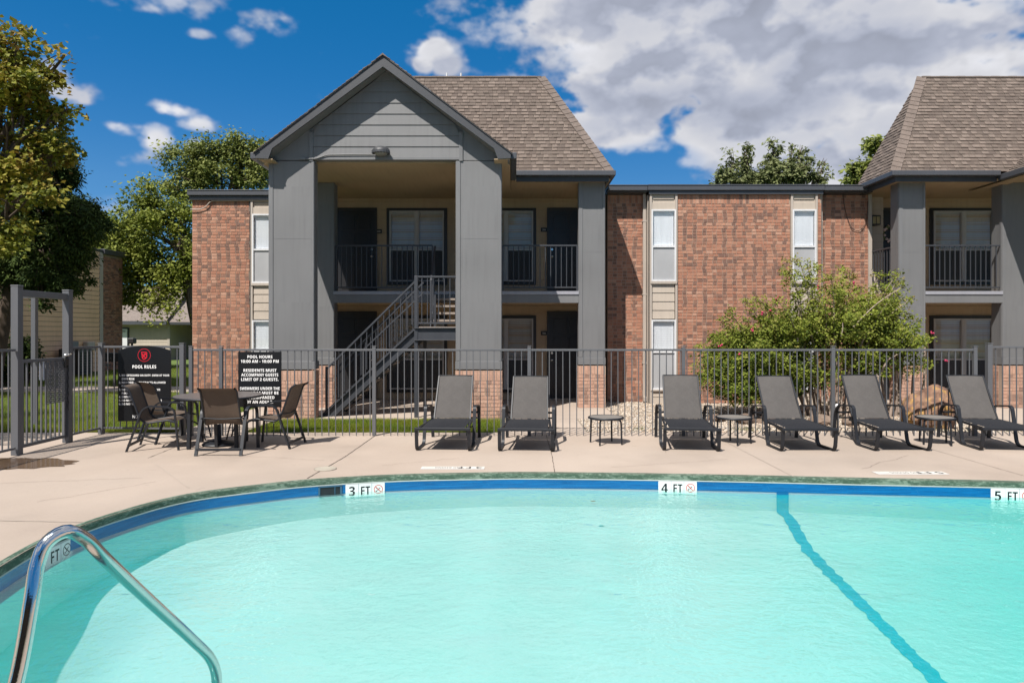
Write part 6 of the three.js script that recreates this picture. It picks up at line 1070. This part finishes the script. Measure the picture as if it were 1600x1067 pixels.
// ---------------------------------------------------------------- left background
{
  const b = thing('neighbour_building', 'tan sided building with a dark roof edge and brick end behind the left trees', 'building'), bx = -17.1, y1 = 5.0, dA = 28.35, dE = 29.95, d0 = 14;
  obj('wall', [box(bx - 9, bx - 0.03, -0.1, y1 - 0.05, d0, dA + 0.1)], M.darkTrim, b);  // dark colour in the board gaps stands for shade under each lap
  const mSide = painted(0.78, 0.50, 0.33, 0.7);
  for (let k = 0; k < 27; k++) obj('siding_board', [new THREE.BoxGeometry(0.02, 0.166, dA - d0 - 0.1).rotateZ(-0.12).translate(bx, 0.1 + k * 0.183, -(d0 + dA - 0.1) / 2)], mSide, b);
  obj('corner_board', [box(bx - 0.03, bx + 0.035, -0.1, y1, dA - 0.1, dA + 0.12)], M.tanTrim, b);
  obj('downpipe', [rod(V(bx + 0.06, 0, -26.2), V(bx + 0.06, 3.4, -26.2), 0.035)], M.tanTrim, b);
  const w = obj('brick_wall', [box(bx - 2, bx - 0.02, -0.1, y1 - 0.12, dA + 0.12, dE)], M.mortar, b), r = rng(66), bricks = [];
  for (let y = 0; y < y1 - 0.2; y += 0.0677 * 1.0) for (let x = dA + 0.12 - ((y / 0.0677) % 2 > 1 ? 0.1 : 0); x < dE - 0.03; x += BW) { const a = Math.max(dA + 0.12, x), e = Math.min(dE, x + BW) - 0.01; const g = clean(new THREE.BoxGeometry(0.02, 0.058, e - a).translate(bx - 0.012 + 0.004 * r(), y + 0.03, -(a + e) / 2)), t = mul(BRICK_TONES[(r() * 10) | 0], 0.8); vcol(g, () => t); bricks.push(g); }
  const m = obj('brick_courses', bricks, M.brick, w); m.userData.kind = 'stuff';
  obj('roof_edge', [rbox(bx - 2.2, bx + 0.12, y1 - 0.12, y1 + 0.1, dA + 0.1, dE + 0.1, 0.02)], M.greyDark, b); obj('roof_edge', [rbox(bx - 9, bx + 0.05, y1 - 0.06, y1 + 0.06, d0, dA + 0.1, 0.02)], M.greyDark, b);
  obj('end_panel', [box(bx - 9, bx - 0.1, 0, y1, dE, dE + 0.05)], mSide, b);
  based(b, V(bx, 0, -24));
  const mb = (x, y, dd, w2, h2, label, name, cat, mat) => { const t = thing(name, label, cat); obj('case', [rbox(bx + 0.02, bx + 0.2, y, y + h2, dd - w2 / 2, dd + w2 / 2, 0.02)], mat, t); obj('lid', [rbox(bx + 0.2, bx + 0.215, y + 0.03, y + h2 - 0.03, dd - w2 / 2 + 0.03, dd + w2 / 2 - 0.03, 0.006)], mat, t); based(t, V(bx, y, -dd)); };
  mb(0, 0.85, 26.3, 0.62, 0.42, 'grey meter cabinet on the tan siding above the dark bin', 'meter_cabinet', 'utility box', M.greyPanel); mb(0, 0.9, 27.4, 0.5, 0.34, 'beige meter box with louvres beside the brick end', 'meter_box', 'utility box', M.tanTrim);
  const bin = thing('air_conditioner', 'dark air conditioning unit standing against the tan siding', 'air conditioner'); obj('cabinet', [rbox(-16.9, -16.1, 0.02, 1.0, 25.4, 26.2, 0.03)], M.darkTrim, bin); obj('fan_grille', [new THREE.TorusGeometry(0.3, 0.02, 6, 24).rotateX(Math.PI / 2).translate(-16.5, 1.01, -25.8), new THREE.TorusGeometry(0.18, 0.015, 6, 24).rotateX(Math.PI / 2).translate(-16.5, 1.01, -25.8)], M.dark, bin); obj('louvre', Array.from({ length: 8 }, (_, k) => box(-16.085, -16.07, 0.12 + k * 0.1, 0.16 + k * 0.1, 25.45, 26.15)), M.dark, bin); based(bin, V(-16.5, 0, -25.8));
  // shrubs against that wall
  const bush = (label, blobs, seed) => { const t = thing('evergreen_bush', label, 'bush', 'dark bushes against the neighbour building'), p = V(blobs[0][0], 0, blobs[0][2]), st = []; for (let k = 0; k < 5; k++) st.push(limb(p, V(p.x + (k - 2) * 0.2, blobs[0][1], p.z), 0.04, 0.015, seed + k)); obj('stems', st, M.bark, t); add('foliage', crownGeo(blobs, { size: 0.11, aspect: 0.5, seed, tones: DARK, perTwig: 24, twig: 0.16 }), M.needle, t); based(t, p); };
  bush('dark bush seen through the fence left of the gate post', [at(8, 560, 21, 26, 40, 2600)], 71); bush('dark round bush seen through the open gate frame', [at(42, 556, 21.5, 14, 36, 1500)], 72);
  // low far building
  const c = thing('clubhouse', 'low tan building with a grey shingled roof, white door and dark open porch, far left', 'building'), cd = 40, X0 = X(150, cd), X1 = X(262, cd), X2 = X(330, cd), ye = Y(502, cd), yr = Y(462, 44);
  obj('wall', [box(X0, X1, -0.05, ye, cd, cd + 6)], M.tan, c); for (let k = 0; k < 11; k++) obj('siding_board', [new THREE.BoxGeometry(X1 - X0, 0.205, 0.02).rotateX(-0.07).translate((X0 + X1) / 2, 0.1 + k * 0.207, -(cd - 0.02))], M.tan, c);
  obj('porch_wall', [box(X1, X2 + 2, -0.05, ye, cd + 3, cd + 3.2)], M.tanWall, c); obj('porch_post', [box(X1 - 0.02, X1 + 0.12, 0, ye, cd - 0.06, cd + 0.1)], M.tanTrim, c);
  const roofQ = (pts, mat, n) => { const g = new THREE.BufferGeometry(); g.setAttribute('position', new THREE.Float32BufferAttribute([0, 1, 2, 0, 2, 3].flatMap((i) => pts[i]), 3)); g.computeVertexNormals(); vcol(g, () => [0.25, 0.205, 0.18]); return obj(n, g, mat, c); };
  roofQ([[X0 - 1, ye, -(cd - 0.6)], [X1 + 0.2, ye, -(cd - 0.6)], [X1 - 0.5, yr + 0.6, -(cd + 4)], [X0 - 1, yr + 0.6, -(cd + 4)]], M.shingle, 'roof'); roofQ([[X1 - 0.2, ye - 0.05, -(cd - 0.3)], [X2 + 3, ye - 0.05, -(cd - 0.3)], [X2 + 3, yr + 0.2, -(cd + 4)], [X1 - 0.7, yr + 0.2, -(cd + 4)]], M.shingle, 'roof');
  obj('fascia', [box(X0 - 1, X1 + 0.2, ye - 0.2, ye + 0.01, cd - 0.62, cd - 0.56)], M.gutter, c); obj('fascia', [box(X1 + 0.2, X2 + 3, ye - 0.2, ye - 0.05, cd - 0.32, cd - 0.27)], M.greyDark, c); obj('eave_soffit', [box(X0 - 1, X2 + 3, ye - 0.05, ye - 0.03, cd - 0.26, cd + 3)], M.soffit, c);
  const dx0 = X(189, cd), dx1 = X(199.5, cd), dr = group('door', c); obj('casing', [box(dx0 - 0.3, dx1 + 0.08, 0, Y(512, cd), cd - 0.08, cd - 0.03)], M.darkTrim, dr); obj('door_leaf', [box(dx0 - 0.25, dx1, 0, Y(514, cd), cd - 0.11, cd - 0.081)], M.white, dr); obj('transom', [box(dx0 - 0.2, dx1 - 0.1, Y(519, cd), Y(516, cd), cd - 0.12, cd - 0.111)], M.screen, dr);
  based(c, V(X1, 0, -cd));
  const gr = thing('park_grill', 'small dark grill on a post seen past the left edge of the pool rules sign', 'grill'), gd = 20.5, gx = X(178, gd); obj('firebox', [rbox(gx - 0.22, gx + 0.25, 0.75, 1.0, gd - 0.2, gd + 0.2, 0.02)], M.dark, gr); obj('grate', Array.from({ length: 6 }, (_, k) => box(gx - 0.2, gx + 0.23, 1.0, 1.012, gd - 0.17 + k * 0.06, gd - 0.155 + k * 0.06)), M.steel, gr); obj('post', [rod(V(gx, 0, -gd), V(gx, 0.75, -gd), 0.04)], M.dark, gr); obj('side_shelf', [rbox(gx - 0.35, gx - 0.22, 0.62, 0.66, gd - 0.15, gd + 0.15, 0.008)], M.greyDark, gr); based(gr, V(gx, 0, -gd));
  const mbx = thing('mail_kiosk', 'small dark letter box on a post before the pale siding of the low building', 'letter box'), md = 33, mx = X(205.5, md); obj('box', [rbox(mx - 0.16, mx + 0.16, Y(537, md), Y(528, md), md - 0.15, md + 0.15, 0.05)], M.darkTrim, mbx); obj('post', [rod(V(mx, 0, -md), V(mx, Y(537, md), -md), 0.05)], M.darkTrim, mbx); based(mbx, V(mx, 0, -md));
  // far row of trees closing the horizon
  const far = []; const rr = rng(91); for (let i = 0; i < 46; i++) { const x = -95 + i * 4.4 + rr() * 2, dd = 78 + rr() * 22; far.push([x, 2 + rr() * 2.2, -dd, 3 + rr() * 1.5, 2 + rr() * 1.6, 3, 460]); }
  const ft = add('treeline', crownGeo(far, { size: 0.62, aspect: 0.6, seed: 92, tones: GREEN, perTwig: 20, twig: 0.8 }), M.leaf, scene); tag(ft, 'far green treeline closing the view behind the low building', 'trees', null, 'stuff');
}

camera.updateProjectionMatrix();
renderer.render(scene, camera);
